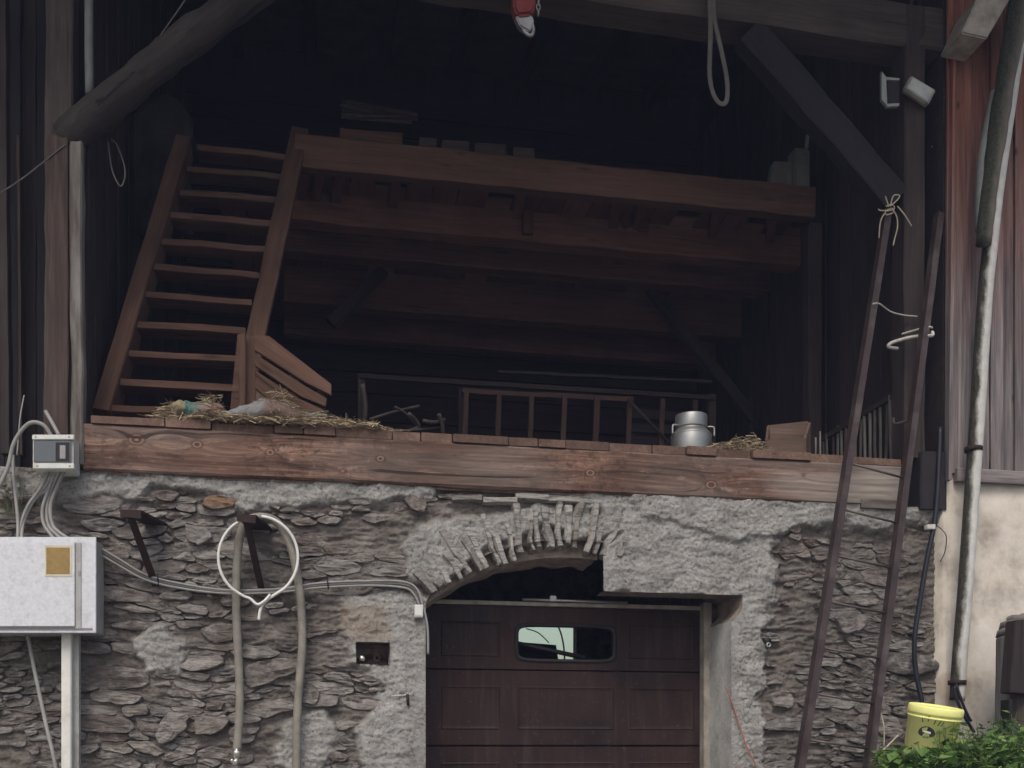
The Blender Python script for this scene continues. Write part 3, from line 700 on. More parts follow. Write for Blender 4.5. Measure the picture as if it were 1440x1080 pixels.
tag(box('back_window', (bx0 - .02, YB + .12, bz0 - .02), (bx1 + .02, YB + .126, bz1 + .02), M['glass']), 'pale bright back window seen through the little garage door window', 'window')
o = prism_px('wooden_block', [(733, 927), (733, 903), (782, 907), (785, 927), (785, 940), (733, 940)], YB - .3, .25, M['plank_end'])
tag(o, 'small brown wooden box silhouetted in the garage door window', 'box')
br = thing('bare_twig', P(790, 960, YB + .9), 'thin bare twig outside the pale garage back window', 'twig')
tube('stem', [P(792, 1000, YB + .9), P(794, 930, YB + .9), P(790, 895, YB + .9), P(780, 870, YB + .9)], .012, M['bark'], br); tube('stem', [P(740, 884, YB + .9), P(757, 890, YB + .9), P(772, 904, YB + .9)], .008, M['bark'], br)

# ------------------------------------------------------------------ the big sill beam
zb0, zb1 = EYE + 1.998, EYE + 2.335
bxl, bxr = P(117, 625, -.05).x, P(1268, 680, -.05).x; YBM = -.06
KN = [(192, 618, 1.0), (277, 625, .8), (380, 636, .75), (535, 645, .75), (482, 663, .6), (830, 665, .8), (1000, 682, .9), (700, 690, .35), (640, 640, .4), (1130, 668, .5)]
KN = [(P(x, y, YBM).x, P(x, y, YBM).z, k) for x, y, k in KN]
nxb, nzb = 460, 22; V = []; g = []; kk = []; ww = []
for j in range(nzb + 1):
    for i in range(nxb + 1):
        x = bxl + (bxr - bxl) * i / nxb; tz = j / nzb; z = zb0 + (zb1 - zb0) * tz
        gz_ = z; kv = 0
        for (kx, kz, ks) in KN:
            ddx, ddz = (x - kx), (z - kz); rr = math.sqrt((ddx * .7) ** 2 + ddz ** 2); kv = max(kv, ks * max(0, 1 - rr / (.062 * ks)))
            gz_ += .075 * ks * math.copysign(1, ddz) * math.exp(-(ddx / (.16 * ks)) ** 2) * math.exp(-abs(ddz) / (.07 * ks))
        yy = YBM + .008 * noise.noise(Vector((x * 1.5, 1, z * 3))) + .003 * noise.noise(Vector((x * 7, 1, z * 30)))
        if j in (0, nzb): yy += .014
        zz = z + (.016 * noise.noise(Vector((x * 1.3, 4, 0))) + .006 * noise.noise(Vector((x * 7, 4, 0))) if j == 0 else 0)
        V.append((x, yy, zz)); g += [x + .5 * noise.noise(Vector((x, 0, 0))), gz_ + .03 * noise.noise(Vector((x * .9, 3, z * 2))), 0]; kk.append(kv)
        pxx = to_px(x, YBM, z)[0]; ww.append(max(min(1, max(0, (pxx - 1080 + 90 * noise.noise(Vector((x * 1.5, 2, z * 9)))) / 120)) * .85, .10 + .35 * noise.noise(Vector((x * 1.2, 7, z * 4)))))
n1 = nxb + 1; Fc = [(j * n1 + i, j * n1 + i + 1, (j + 1) * n1 + i + 1, (j + 1) * n1 + i) for j in range(nzb) for i in range(nxb)]
b0 = len(V)
for (x, z) in ((bxl, zb0), (bxr, zb0), (bxr, zb1), (bxl, zb1)):
    V.append((x, YBM + .34, z)); g += [x, z, .34]; kk.append(0); ww.append(0)
tl_, tr_ = nzb * n1, nzb * n1 + nxb
Fc += [tuple(range(nxb, -1, -1)) + (b0, b0 + 1), tuple(range(tl_, tr_ + 1)) + (b0 + 2, b0 + 3), (b0, b0 + 3, b0 + 2, b0 + 1), tuple(j * n1 for j in range(nzb + 1)) + (b0 + 3, b0), tuple(j * n1 + nxb for j in range(nzb, -1, -1)) + (b0 + 1, b0 + 2)]
o = mk('sill_beam', V, Fc, M['beam'], smooth=False, attrs={'grain': ('FLOAT_VECTOR', g), 'knot': ('FLOAT', kk), 'weathered': ('FLOAT', ww)})
tag(o, 'long knotty brown timber beam lying along the top of the stone wall', 'beam')
o = timber('timber_end', P(1206, 710, -.02), P(1266, 712, -.02), .075, .1, M['grey']); tag(o, 'short pale wedge under the right end of the long beam', 'wedge')
o = timber('timber_block', P(1300, 642, .05), P(1300, 722, .05), .24, .3, M['roofwood'], rough=.01); tag(o, 'dark timber block at the right end of the long beam', 'block')
# deck boards, ends showing over the beam
deck = thing('hay_deck', (0, 2.5, EYE + 2.3), 'plank deck of the barn, board ends showing above the long beam', 'deck')
cuts = [60, 127, 232, 297, 385, 427, 472, 552, 592, 636, 715, 757, 795, 857, 918, 965, 1007, 1057, 1140, 1200, 1268, 1330]
ZD = EYE + 2.405
for a, b in zip(cuts[:-1], cuts[1:]):
    xa, xb = P(a, 620, YBM).x + .004, P(b, 620, YBM).x - .004; t = rnd(.052, .068); up = rnd(-.008, .006); y0 = YBM - .005 + rnd(-.012, .03)
    if a == 60 or a == 1268: y0 = .34
    timber('plank', ((xa + xb) / 2, y0, zb1 + .002 + t / 2), ((xa + xb) / 2, 5.4, zb1 + .002 + t / 2), xb - xa, t, M['plank_end'], deck, side=(1, 0, 0), rough=.004, cham=.14, segs=10)

# ------------------------------------------------------------------ barn shell: side walls, back wall, roof
XW_L, XW_R = P(118, 400).x, P(1300, 400).x; ZR = 9.2; YBK = 5.4
shell = thing('barn_side_wall', (XW_R, 2, ZD), 'dark vertical board wall closing the barn on the right', 'wall')
def boards_y(x, y0, y1, z0, z1, w, mat, parent, t=.03, sgn=1):
    y = y0
    while y < y1:
        ww_ = w * rnd(.8, 1.25); timber('board', (x + rnd(-.012, .012), y + ww_ / 2, z0 + rnd(0, .02)), (x + rnd(-.012, .012), y + ww_ / 2, z1), t, ww_ - .008, mat, parent, side=(1, 0, 0), rough=.006, segs=8); y += ww_
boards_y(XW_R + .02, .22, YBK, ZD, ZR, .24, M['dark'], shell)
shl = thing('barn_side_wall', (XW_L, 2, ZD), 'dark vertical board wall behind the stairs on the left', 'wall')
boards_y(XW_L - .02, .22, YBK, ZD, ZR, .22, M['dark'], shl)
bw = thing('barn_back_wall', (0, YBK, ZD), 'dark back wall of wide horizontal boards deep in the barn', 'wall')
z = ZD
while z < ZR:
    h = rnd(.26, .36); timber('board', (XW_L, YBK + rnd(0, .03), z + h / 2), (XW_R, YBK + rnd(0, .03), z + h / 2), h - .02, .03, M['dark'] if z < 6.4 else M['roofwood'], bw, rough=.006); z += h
box('back_skin', (XL - .3, YBK + .12, ZD - .2), (XW_R + .4, YBK + .2, 10.3), M['roofwood'], bw)  # sheet added behind the boards to stop sky leaking through the gaps
box('outer_skin', (XW_R + .06, .2, ZD - .2), (XW_R + .1, YBK + .2, 10.3), M['roofwood'], shell); box('outer_skin', (XW_L - .1, .3, ZD - .2), (XW_L - .06, YBK + .2, 10.3), M['roofwood'], shl)  # side sheets added likewise to keep the sky out
# roof: boards over rafters, with an unseen eave lengthened to shade the upper front
roof = thing('barn_roof', (0, 2, ZR), 'dark barn roof over the hay deck with rafters', 'roof')
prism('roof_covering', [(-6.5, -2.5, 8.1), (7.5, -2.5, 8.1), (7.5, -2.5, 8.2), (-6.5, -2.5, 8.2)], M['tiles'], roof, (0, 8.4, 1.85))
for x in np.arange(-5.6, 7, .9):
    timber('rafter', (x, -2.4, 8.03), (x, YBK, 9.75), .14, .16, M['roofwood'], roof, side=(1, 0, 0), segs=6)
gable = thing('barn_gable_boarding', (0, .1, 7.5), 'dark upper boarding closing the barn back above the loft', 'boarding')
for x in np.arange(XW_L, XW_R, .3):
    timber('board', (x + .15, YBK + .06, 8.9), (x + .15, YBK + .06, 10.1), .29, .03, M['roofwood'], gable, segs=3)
# open left bay beyond the post: near-black boards stand in for its shade
lb = thing('left_shade_boards', P(30, 620, .45), 'near-black boards standing in for the shade of the open bay left of the grey post', 'boarding')
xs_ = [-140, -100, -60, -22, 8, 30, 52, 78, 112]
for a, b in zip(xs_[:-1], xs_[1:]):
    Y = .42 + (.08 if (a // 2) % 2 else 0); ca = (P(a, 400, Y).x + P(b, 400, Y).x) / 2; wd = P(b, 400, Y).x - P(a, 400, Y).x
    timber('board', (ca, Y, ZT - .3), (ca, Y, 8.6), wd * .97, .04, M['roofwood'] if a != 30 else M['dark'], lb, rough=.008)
timber('corner_strip', P(28, 195, .3), P(32, 642, .3), .022, .1, M['postbrown'], lb)  # thin brown strip drawn as the lit edge of a plank
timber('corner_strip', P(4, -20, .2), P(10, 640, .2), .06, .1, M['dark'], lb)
rb = thing('right_shade_boards', P(1325, 500, .4), 'black boards standing in for the shaded gap between the right post and the red siding', 'boarding')  # black boards fill a gap that is only in shadow
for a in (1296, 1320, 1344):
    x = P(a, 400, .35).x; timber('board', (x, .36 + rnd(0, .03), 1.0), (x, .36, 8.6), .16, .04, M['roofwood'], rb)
lw = thing('left_outer_wall', (XL - 1, 2, 0), 'stone side of the barn beyond the left edge', 'wall'); box('wall_body', (XL - .3, .25, 0), (XL - .02, YBK, 8.5), M['soffit'], lw)

# posts, tie beam and braces
lp = thing('timber_post', P(98, 655, .05), 'weathered grey post with a pale split half behind the meter box', 'post')
timber('post_core', P(86, 662, .06), P(88, -40, .06), .19, .2, M['dim'], lp, rough=.012)
timber('split_face', P(110, 655, -.02), P(108, 186, -.02), .085, .12, M['grey'], lp, rough=.016, cham=.25)
timber('edge_board', P(84, 612, -.045), P(84, 195, -.045), .13, .09, M['postbrown'], lp, rough=.008)
rp = timber('timber_post', P(1277, 648, .06), P(1277, 20, .06), .19, .22, M['dark'], rough=.012); tag(rp, 'dark brown upright post behind the tall ladder', 'post')
tb = timber('tie_beam', P(200, -105, .1), P(1345, 62, .1), .36, .3, M['dim'], rough=.018, segs=26); tag(tb, 'heavy dusty tie beam crossing the top of the opening', 'beam')
o = timber('brace', P(1052, 48, .04), P(1256, 285, .04), .26, .16, M['roofwood'], rough=.012); tag(o, 'diagonal timber brace from tie beam to right post', 'brace')
V, Fc = tube_geo([P(92, 200, .02), P(150, 148, -.06), P(215, 95, -.05), P(262, 57, -.04), P(335, 5, -.02), P(400, -45, .05)], (.125, .118), 14, 5)
V = [v + noise.noise_vector(v * 4) * .035 + noise.noise_vector(v * 11) * .016 for v in V]
o = mk('log_brace', V, Fc, M['grey2'], smooth=True, grain=P(335, 5) - P(84, 205)); tag(o, 'rough round log brace rising from the grey left post', 'brace')
o = tube_px('grey_pipe', [(125, -30, -.06), (125, 60, -.06), (126, 132, -.06)], .03, M['jug'], k=2, seg=12); tag(o, 'short pale vertical pipe above the log brace', 'pipe')

# ------------------------------------------------------------------ loft
loft = thing('hay_loft', (0, 3, EYE + 5.2), 'timber loft platform with brown front beam inside the barn', 'loft')
ZL0, ZL1 = EYE + 5.17, EYE + 5.46
timber('front_beam', PX(415, (ZL0 + ZL1) / 2, 1.5), PX(1142, (ZL0 + ZL1) / 2, 1.5), .29, .14, M['warm'], loft, rough=.01)
for (Y, z0, z1, a, b) in [(2.4, 5.13, 5.55, 400, 1125), (3.2, 5.2, 5.5, 400, 1100), (4.0, 5.0, 5.56, 400, 1085), (4.8, 4.95, 5.35, 400, 1070)]:
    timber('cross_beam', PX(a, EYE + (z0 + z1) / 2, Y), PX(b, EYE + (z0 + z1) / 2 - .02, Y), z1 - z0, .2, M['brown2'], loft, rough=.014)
xx = P(300, 300, 2.2).x; XE = P(1142, 300, 1.5).x
while xx < XE:
    w = rnd(.2, .3)
    if random.random() > .1: timber('plank', (xx + w / 2, 1.585 + (1.2 if xx < P(405, 200, 1.5).x else 0), ZL1 - .03), (xx + w / 2, 5.35, ZL1 - .03), w - .012, .03, M['brown'], loft, side=(1, 0, 0), segs=4)
    xx += w
for px in (432, 452, 480, 560, 735, 870, 905, 1010, 1090):
    timber('joist', PX(px, ZL1 - .1, 1.585), PX(px - 8, ZL1 - .1, 2.28), .09, .09, M['brown'], loft, side=(1, 0, 0), segs=4)
for px, y0, y1 in ((742, 296, 330), (872, 298, 318), (905, 292, 325)):
    timber('spacer', P(px, y0, 2.25), P(px + (12 if px == 872 else 0), y1, 2.25), .1, .06, M['brown'], loft)
timber('loft_post', P(1142, 318, 1.62), PX(1142, ZD, 1.62), .14, .14, M['dark'], loft)
timber('wall_brace', P(905, 395, 3.6), P(1060, 590, 3.6), .13, .1, M['dark'], loft); timber('wall_brace', P(540, 380, 3.6), P(465, 455, 3.6), .12, .1, M['dark'], loft)
# things on the loft
o = thing('stick_bundle', P(530, 165, 1.75), 'bundle of thin sticks lying on the crate on the loft', 'sticks')
for k in range(16):
    a = P(482 + rnd(-4, 6), 150 + rnd(-8, 18), 1.7 + rnd(-.1, .12)); b = P(580 + rnd(-14, 8), 165 + rnd(-6, 9), 1.7 + rnd(-.1, .12)); tube('stick', [a, b], .014, M['dim'], o, seg=6, k=1)
o = thing('wooden_crate', P(520, 205, 1.6), 'low brown board crate under the stick bundle on the loft', 'crate')
prism_px('front_board', [(478, 180), (566, 187), (566, 209), (478, 203)], 1.55, .03, M['warm'], o, bev=.004); prism_px('end_board', [(478, 180), (484, 180), (484, 203), (478, 203)], 1.59, .3, M['brown'], o)
prism_px('end_board', [(560, 187), (566, 187), (566, 209), (560, 208)], 1.59, .3, M['brown'], o)
for (a, y0, b, y1, nm, lab) in [(414, 188, 432, 200, 'timber_offcut', 'short offcut on the loft beam nearest the stair head'), (442, 190, 468, 199, 'timber_offcut', 'flat offcut on the loft beam beside the crate'),
                          (590, 192, 614, 210, 'timber_offcut', 'dusty grey offcut just right of the loft crate'), (622, 196, 660, 213, 'grey_box', 'low grey box in the middle of the loft edge'), (668, 200, 712, 217, 'grey_box', 'wider grey box right of the first on the loft edge'), (722, 206, 752, 222, 'grey_box', 'last small grey box at the loft edge')]:
    tag(prism_px(nm, [(a, y0), (b, y0 + 2), (b, y1 + 3), (a, y1 + 1)], 1.52, .18, M['dim'], bev=.008), lab, 'offcut' if nm == 'timber_offcut' else 'box')
o = thing('plastic_canister', P(1128, 268, 1.6), 'tall grey plastic canister at the right end of the loft beam', 'canister')
prism_px('can_body', [(1117, 206), (1140, 208), (1140, 268), (1117, 265)], 1.5, .16, M['jug'], o, bev=.02); tube_px('spout', [(1134, 208, 1.58), (1136, 190, 1.58)], .02, M['lampframe'], o, k=1)
tag(prism_px('grey_box', [(1088, 226), (1118, 227), (1116, 264), (1082, 260)], 1.56, .1, M['jug'], bev=.01), 'grey box leaning beside the canister on the loft', 'box')

# ------------------------------------------------------------------ stairs
st = thing('staircase', P(240, 600, .5), 'steep open wooden stair climbing to the loft', 'staircase')
TR = [(160, 570, 325, 577), (168, 530, 328, 543), (183, 490, 334, 503), (196, 450, 341, 462), (205, 408, 350, 420), (215, 370, 360, 381), (226, 333, 368, 346), (243, 298, 377, 309), (256, 265, 385, 276), (266, 233, 395, 243), (280, 203, 404, 213)]
for i, (xa, ya, xb, yb) in enumerate(TR):
    Y = .34 + i * .115; a = P(xa - 3, ya + 5, Y); b = P(xb + 4, yb + 5, Y); zm = (a.z + b.z) / 2; a.z = b.z = zm
    timber('tread', a + Vector((0, .1, 0)), b + Vector((0, .1, rnd(-.012, .012))), rnd(.056, .066), .2, M['warm'], st, rough=.009, cham=.2)
timber('stringer', P(146, 590, .42), P(259, 208, 1.53), .13, .24, M['warm'], st, side=(1, 0, 0), rough=.006); timber('stringer', P(336, 590, .42), P(422, 184, 1.56), .15, .07, M['warm'], st, side=(1, 0, 0), rough=.006)
# slatted feed rack at the foot of the stairs
fr = thing('slatted_crate', P(390, 590, .3), 'sloping slatted wooden rack at the foot of the stair', 'rack')
for nm, pts, Y in [('post', [(334, 470), (345, 468), (345, 590), (337, 590)], .16), ('post', [(346, 470), (362, 474), (358, 592), (346, 592)], .22),
                   ('slat', [(358, 471), (378, 472), (466, 540), (466, 556), (430, 538), (358, 492)], .20), ('slat', [(358, 497), (430, 543), (460, 560), (458, 572), (424, 558), (358, 514)], .21),
                   ('slat', [(358, 520), (420, 560), (455, 576), (440, 592), (410, 588), (358, 545)], .22), ('panel', [(358, 546), (412, 578), (412, 596), (358, 594)], .235), ('post', [(407, 520), (420, 528), (420, 594), (407, 592)], .25), ('post', [(446, 545), (456, 552), (454, 594), (445, 594)], .25)]:
    prism_px(nm, pts, Y, .03, M['warm'] if nm != 'panel' else M['plank_end'], fr, bev=.004, grain=(1, 0, -.7) if nm == 'slat' else (0, 0, 1))
prism_px('leaning_board', [(322, 592), (334, 470), (337, 470), (341, 590)], .3, .02, M['warm'], fr)

# ------------------------------------------------------------------ rack of a hay cart deep in the barn
cr = thing('cart_rack', P(820, 640, 2.4), 'slatted side of a hay cart standing deep in the barn', 'rack')
Y = 2.4; timber('rail', P(505, 529, Y), P(1005, 560, Y), .045, .04, M['dark'], cr); timber('rail', P(650, 550, Y - .03), P(890, 562, Y - .03), .05, .04, M['rackwood'], cr); timber('rail', P(700, 523, Y + .1), P(1000, 537, Y + .1), .03, .04, M['dark'], cr)
for k in range(8):
    px = 655 + k * 46; timber('slat', P(px + 1, 552 + k * 1.5, Y - .06), P(px - 3, 650, Y - .06), .05 if k != 4 else .06, .03, M['rackwood'], cr)
for y in (585, 605, 622): timber('board', P(880, y - 4, Y + .3), P(1000, y + 4, Y + .3), .1, .03, M['dark'], cr)
timber('cart_post', PX(1000, ZD, Y + .05), P(1000, 556, Y + .05), .08, .07, M['dark'], cr); timber('cart_post', PX(650, ZD, Y + .05), P(650, 548, Y + .05), .08, .07, M['dark'], cr); timber('cart_post', PX(508, ZD, Y + .05), P(508, 529, Y + .05), .07, .07, M['dark'], cr)
tube('stay', [P(884, 562, Y - .12), P(946, 628, Y - .12)], .014, M['dim'], cr, k=1)
jk = thing('tangled_branches', P(590, 612, .5), 'tangle of thin grey branches on the deck edge', 'branches')
for a, b, r_ in [((520, 590), (590, 571), .012), ((545, 612), (590, 600), .014), ((575, 582), (590, 600), .016), ((595, 592), (625, 590), .017), ((617, 582), (623, 614), .016), ((510, 540), (512, 600), .02), ((560, 606), (625, 600), .011), ((555, 572), (585, 598), .01)]:
    tube('branch', [P(*a, .45), P((a[0] + b[0]) / 2 + rnd(-4, 4), (a[1] + b[1]) / 2 + rnd(-4, 4), .5), P(*b, .55)], r_, M['dim'], jk, seg=6, k=3)

# side rack of bars on the right wall
hr = thing('barred_hay_rack', P(1215, 640, .8), 'rack of thin upright bars along the right barn wall', 'rack')
XB = XW_R - .09; tz = EYE + 3.06
timber('rail', (XB, .05, tz), (XB, 1.75, tz), .04, .05, M['dim'], hr, side=(1, 0, 0))
y = .1
while y < 1.75: timber('bar', (XB, y, ZD), (XB + rnd(-.015, .015), y + rnd(-.01, .01), tz + rnd(-.02, .05)), .02, .02, M['grey'], hr, side=(1, 0, 0), segs=2); y += .088
for px, y0 in ((1147, 615), (1153, 606)): timber('bar', PX(px, ZD, .12), P(px, y0, .12), .012, .012, M['grey'], hr, segs=2)

# ------------------------------------------------------------------ small things on the deck
mc = thing('milk_can', PX(972, ZD, .16), 'dull aluminium milk can standing on the deck edge', 'milk can')
cm = PX(972, ZD - .012, .16); sc = 1 / ppm(972, .16)
prof = [(0, 0), (26.5, 0), (28, 1.5), (28.4, 4), (28.4, 27), (27.8, 29), (24, 33.5), (21.4, 36), (21.2, 41)]
lathe('can_body', [(r_ * sc, z_ * sc) for r_, z_ in prof], cm, M['alu'], mc, 40)
lathe('neck', [(r_ * sc, z_ * sc) for r_, z_ in [(21, 37.5), (22.4, 38), (22.6, 39), (22.6, 54.5), (22, 56), (20, 56.6), (0, 57)]], cm, M['alu'], mc, 40)
lathe('rim_band', [(r_ * sc, z_ * sc) for r_, z_ in [(28.3, 26.6), (28.8, 27), (28.8, 28), (28.2, 28.6)]], cm, M['steel'], mc, 40)
for sg in (-1, 1):
    ox = [(22, 40), (27.5, 40), (30, 38.5), (30.6, 35), (30.5, 27)]
    tube('handle', [cm + Vector((sg * r_ * sc, -.3 * r_ * sc, z_ * sc)) for r_, z_ in ox], .007, M['steel'], mc, seg=8)
tr = thing('wooden_trough', PX(1108, ZD, .2), 'small old wooden trough box at the right of the deck edge', 'trough')
prism_px('back_board', [(1079, 598), (1136, 592), (1140, 597), (1138, 634), (1078, 634)], .42, .03, M['warm2'], tr, bev=.004)
prism_px('front_board', [(1078, 618), (1133, 616), (1130, 637), (1076, 636)], .08, .03, M['warm2'], tr, bev=.004)
a0, a1 = P(1078, 618, .11), P(1078, 605, .42)
for (pa, pb) in (((1076, 618), (1079, 600)), ((1130, 616), (1137, 594))):
    f0, f1 = P(*pa, .11), P(*pb, .42)
    prism('side_board', [f0, f1, Vector((f1.x, f1.y, ZD - .01)), Vector((f0.x, f0.y, ZD - .01))], M['warm2'], tr, (.022, 0, 0), (0, 1, 0))
timber('bottom_board', PX(1078, ZD + .01, .27), PX(1134, ZD + .01, .27), .02, .3, M['warm2'], tr)
def hay(name, label, spots, n, seedv, long=.16):
    rr = random.Random(seedv); V = []; Fc = []
    for _ in range(n):
        px, w, hgt, Y = rr.choice(spots); cxp = px + rr.gauss(0, w * .45); k = math.exp(-((cxp - px) / (w * .6)) ** 2)
        c = PX(cxp, ZD + max(.004, rr.random() ** 1.4 * hgt * k), Y + rr.uniform(-.1, .16)); L = long * rr.uniform(.4, 1.25); a = rr.uniform(0, 6.28); el = rr.gauss(.04, .24)
        d = Vector((math.cos(a) * math.cos(el), math.sin(a) * math.cos(el) * .6, math.sin(el))) * L / 2; wv = Vector((rr.uniform(-1, 1), rr.uniform(-1, 1), rr.uniform(-1, 1))).cross(d).normalized() * rr.uniform(.0016, .0034)
        m = Vector((0, 0, -abs(rr.gauss(0, .01)))); b = len(V)
        for q in (c - d, c + m * -1, c + d): q.z = max(q.z, ZD - (.03 if q.y < -.07 else 0)); V.append(q - wv); V.append(q + wv)
        Fc += [(b, b + 1, b + 3, b + 2), (b + 2, b + 3, b + 5, b + 4)]
    o = mk(name, V, Fc, M['hay']); o['kind'] = 'stuff'; return tag(o, label, 'hay')
hay('loose_hay', 'loose straw strewn round the sacks on the deck edge', [(240, 24, .13, .03), (300, 40, .05, .0), (385, 80, .05, -.03), (450, 60, .13, .06), (480, 60, .09, .04), (505, 50, .05, 0), (345, 60, .03, -.04), (430, 60, .06, -.03), (390, 55, .26, .0), (295, 28, .2, -.01)], 4600, 3)
hay('loose_hay', 'small heap of hay between milk can and wooden trough', [(1040, 30, .12, .06), (1060, 26, .14, .08), (1100, 30, .16, .25), (1020, 24, .05, .04)], 1500, 4, .12)
def sack(name, label, a, b, rad, mat, seedv, droop=.0):
    A, Bp = Vector(a), Vector(b); V = []; Fc = []; al = []; n, sgm = 34, 20; ax = (Bp - A).normalized(); up = Vector((0, 0, 1)); sd_ = ax.cross(up).normalized(); up = sd_.cross(ax)
    for i in range(n + 1):
        t = i / n; r_ = rad * (max(0.02, math.sin(math.pi * min(max(t, .01), .99))) ** .42) * (1 + .22 * math.sin(t * 9 + seedv))
        for j in range(sgm):
            an = 2 * math.pi * j / sgm; p = A + (Bp - A) * t + sd_ * math.cos(an) * r_ * 1.25 + up * math.sin(an) * r_ * (.8 if math.sin(an) > 0 else .5)
            p += noise.noise_vector(p * 11 + Vector((seedv, 0, 0))) * .035 + noise.noise_vector(p * 30) * .016; p.z = max(p.z, ZD + .002); V.append(p); al.append(t)
    for i in range(n):
        for j in range(sgm): k = (j + 1) % sgm; Fc.append((i * sgm + j, i * sgm + k, (i + 1) * sgm + k, (i + 1) * sgm + j))
    Fc += [tuple(range(sgm - 1, -1, -1)), tuple(n * sgm + j for j in range(sgm))]
    return tag(mk(name, V, Fc, mat, smooth=True, attrs={'along': ('FLOAT', al)}), label, 'sack')
sack('straw_sack', 'small straw bundle tied with turquoise net at the deck edge', PX(236, ZD + .07, .03), PX(322, ZD + .05, .03), .11, M['sack_a'], 1.0)
sack('feed_sack', 'faded blue and pink crumpled sack lying in the straw', PX(314, ZD + .07, .03), PX(464, ZD + .07, .10), .14, M['sack_b'], 4.0)

# ------------------------------------------------------------------ hanging gear high in the barn
hs = thing('chain_hoist', P(740, 30, -.15), 'faded red chain hoist with hook hanging from the tie beam', 'hoist')
prism_px('hoist_body', [(723, -40), (752, -40), (754, 8), (749, 19), (728, 21), (722, 10)], -.2, .12, M['red'], hs, bev=.02)
prism_px('hook_block', [(724, 21), (748, 20), (752, 30), (745, 44), (731, 36)], -.17, .07, M['steel'], hs, bev=.01)
tube_px('hook', [(744, 28, -.14), (750, 40, -.14), (747, 50, -.14), (739, 46, -.14), (734, 38, -.14)], .016, M['steel'], hs)
for k in range(6):
    c = P(757, -20 + k * 7.5, -.17); rr_ = .026; th = (k % 2) * math.pi / 2
    tube('chain_link', [c + Vector((math.cos(a) * .014 * math.cos(th), math.cos(a) * .014 * math.sin(th), math.sin(a) * rr_)) for a in [2 * math.pi * q / 8 for q in range(9)]], .006, M['steel'], hs, seg=6, k=2)
tag(tube_px('lifting_strap', [(997, -40, -.1), (999, 40, -.12), (998, 105, -.12), (1004, 134, -.12), (1014, 146, -.12), (1022, 140, -.12), (1022, 110, -.12), (1012, 60, -.12), (1004, 20, -.12), (1003, -40, -.1)], .02, M['strap'], flat=.35, seg=8), 'grey webbing strap loop hanging from the tie beam', 'strap')
fl = thing('floodlight', P(1295, 140, -.05), 'small tilted white floodlight near the right post top', 'floodlight')
prism_px('lamp_glass', [(1284, 108), (1314, 126), (1304, 143), (1275, 123)], -.16, .05, M['lamp'], fl, bev=.006); prism_px('lamp_housing', [(1282, 105), (1317, 126), (1306, 147), (1272, 124)], -.115, .06, M['lampframe'], fl, bev=.01); tube_px('mount', [(1294, 126, -.06), (1296, 120, 0), (1296, 118, .1)], .02, M['lampframe'], fl, k=1)
f2 = thing('floodlight', P(1255, 150, -.05), 'dark square floodlight with pale frame beside the white one', 'floodlight')
for pts in ([(1240, 100), (1246, 108), (1248, 149), (1240, 140)], [(1246, 108), (1265, 110), (1265, 113), (1247, 112)], [(1247, 146), (1265, 145), (1264, 149), (1247, 150)]): prism_px('frame_bar', pts, -.14, .03, M['lampframe'], f2)
prism_px('lamp_glass', [(1247, 112), (1265, 113), (1265, 145), (1248, 146)], -.12, .05, M['roofwood'], f2, bev=.004); tube_px('mount', [(1256, 130, -.08), (1262, 130, .08)], .02, M['lampframe'], f2, k=1)
tag(tube_px('hanging_wire', [(1311, 205, .1), (1318, 232, .1), (1320, 262, .1), (1316, 300, .1)], .006, M['cable']), 'thin bent wire on the dark recess right of the post', 'wire')
# canvas, wires in the left corner
cv = []; Fc = []
for i in range(15):
    for j in range(13):
        t = j / 12; px = 188 + i * 6; top = 132 + 40 * abs((px - 228) / 45) ** 2.2; yv = top + (330 - top) * t; q = P(px, yv, 1.75 + .04 * math.sin(i * .8 + 1) * (.3 + t) + .05 * math.sin(i * .37 + t * 3)); cv.append(q)
for i in range(14):
    for j in range(12): Fc.append((i * 13 + j, i * 13 + j + 1, (i + 1) * 13 + j + 1, (i + 1) * 13 + j))
o = mk('hanging_canvas', cv, Fc, M['canvas'], smooth=True); sm = o.modifiers.new('thick', 'SOLIDIFY'); sm.thickness = .008
tag(o, 'dark canvas hanging by the stair head', 'canvas')
for nm, pts, r_, lab in [('slack_wire', [(-20, 284, -.1), (30, 252, -.1), (92, 203, -.1)], .005, 'thin slack wire running to the grey post from the left'), ('slack_wire', [(200, 83, -.14), (222, 55, -.14), (266, -8, -.14)], .005, 'thin wire crossing above the log brace'),
                         ('wire_loop', [(152, 200, .1), (158, 240, .1), (170, 262, .1), (176, 240, .12), (165, 205, .12), (156, 196, .1)], .006, 'bright thin wire loop hanging under the log brace')]:
    tag(tube_px(nm, pts, r_, M['strap']), lab, 'wire')

# ------------------------------------------------------------------ electrical gear on the left
mb = thing('meter_box', P(78, 662, -.1), 'small grey electric box with dark clear cover on the grey post', 'electric box')
def slab_px(nm, x0, y0, x1, y1, Y, t, mat, par, bev=.004): return prism_px(nm, [(x0, y0), (x1, y0), (x1, y1), (x0, y1)], Y, t, mat, par, bev=bev)
slab_px('case', 46, 612, 103, 660, -.26, .2, M['offwhite'], mb, .006)
slab_px('clear_cover', 47, 619, 100, 650, -.275, .012, M['cover'], mb); slab_px('cover_rim', 45, 611, 104, 618, -.285, .03, M['offwhite'], mb); slab_px('cover_rim', 46, 651, 104, 659, -.285, .03, M['offwhite'], mb)
slab_px('breaker', 84, 626, 92, 645, -.277, .004, M['cable'], mb, .001); slab_px('breaker_block', 78, 622, 98, 649, -.2755, .003, M['black'], mb, .001)
for x, y in ((97, 614), (98, 655), (50, 614), (52, 655)):
    c = P(x, y, -.286); lathe('screw', [(0, -.002), (.006, -.002), (.006, .002), (0, .002)], c, M['boxgrey'], mb, 10, Matrix.Rotation(R(90), 3, 'X'))
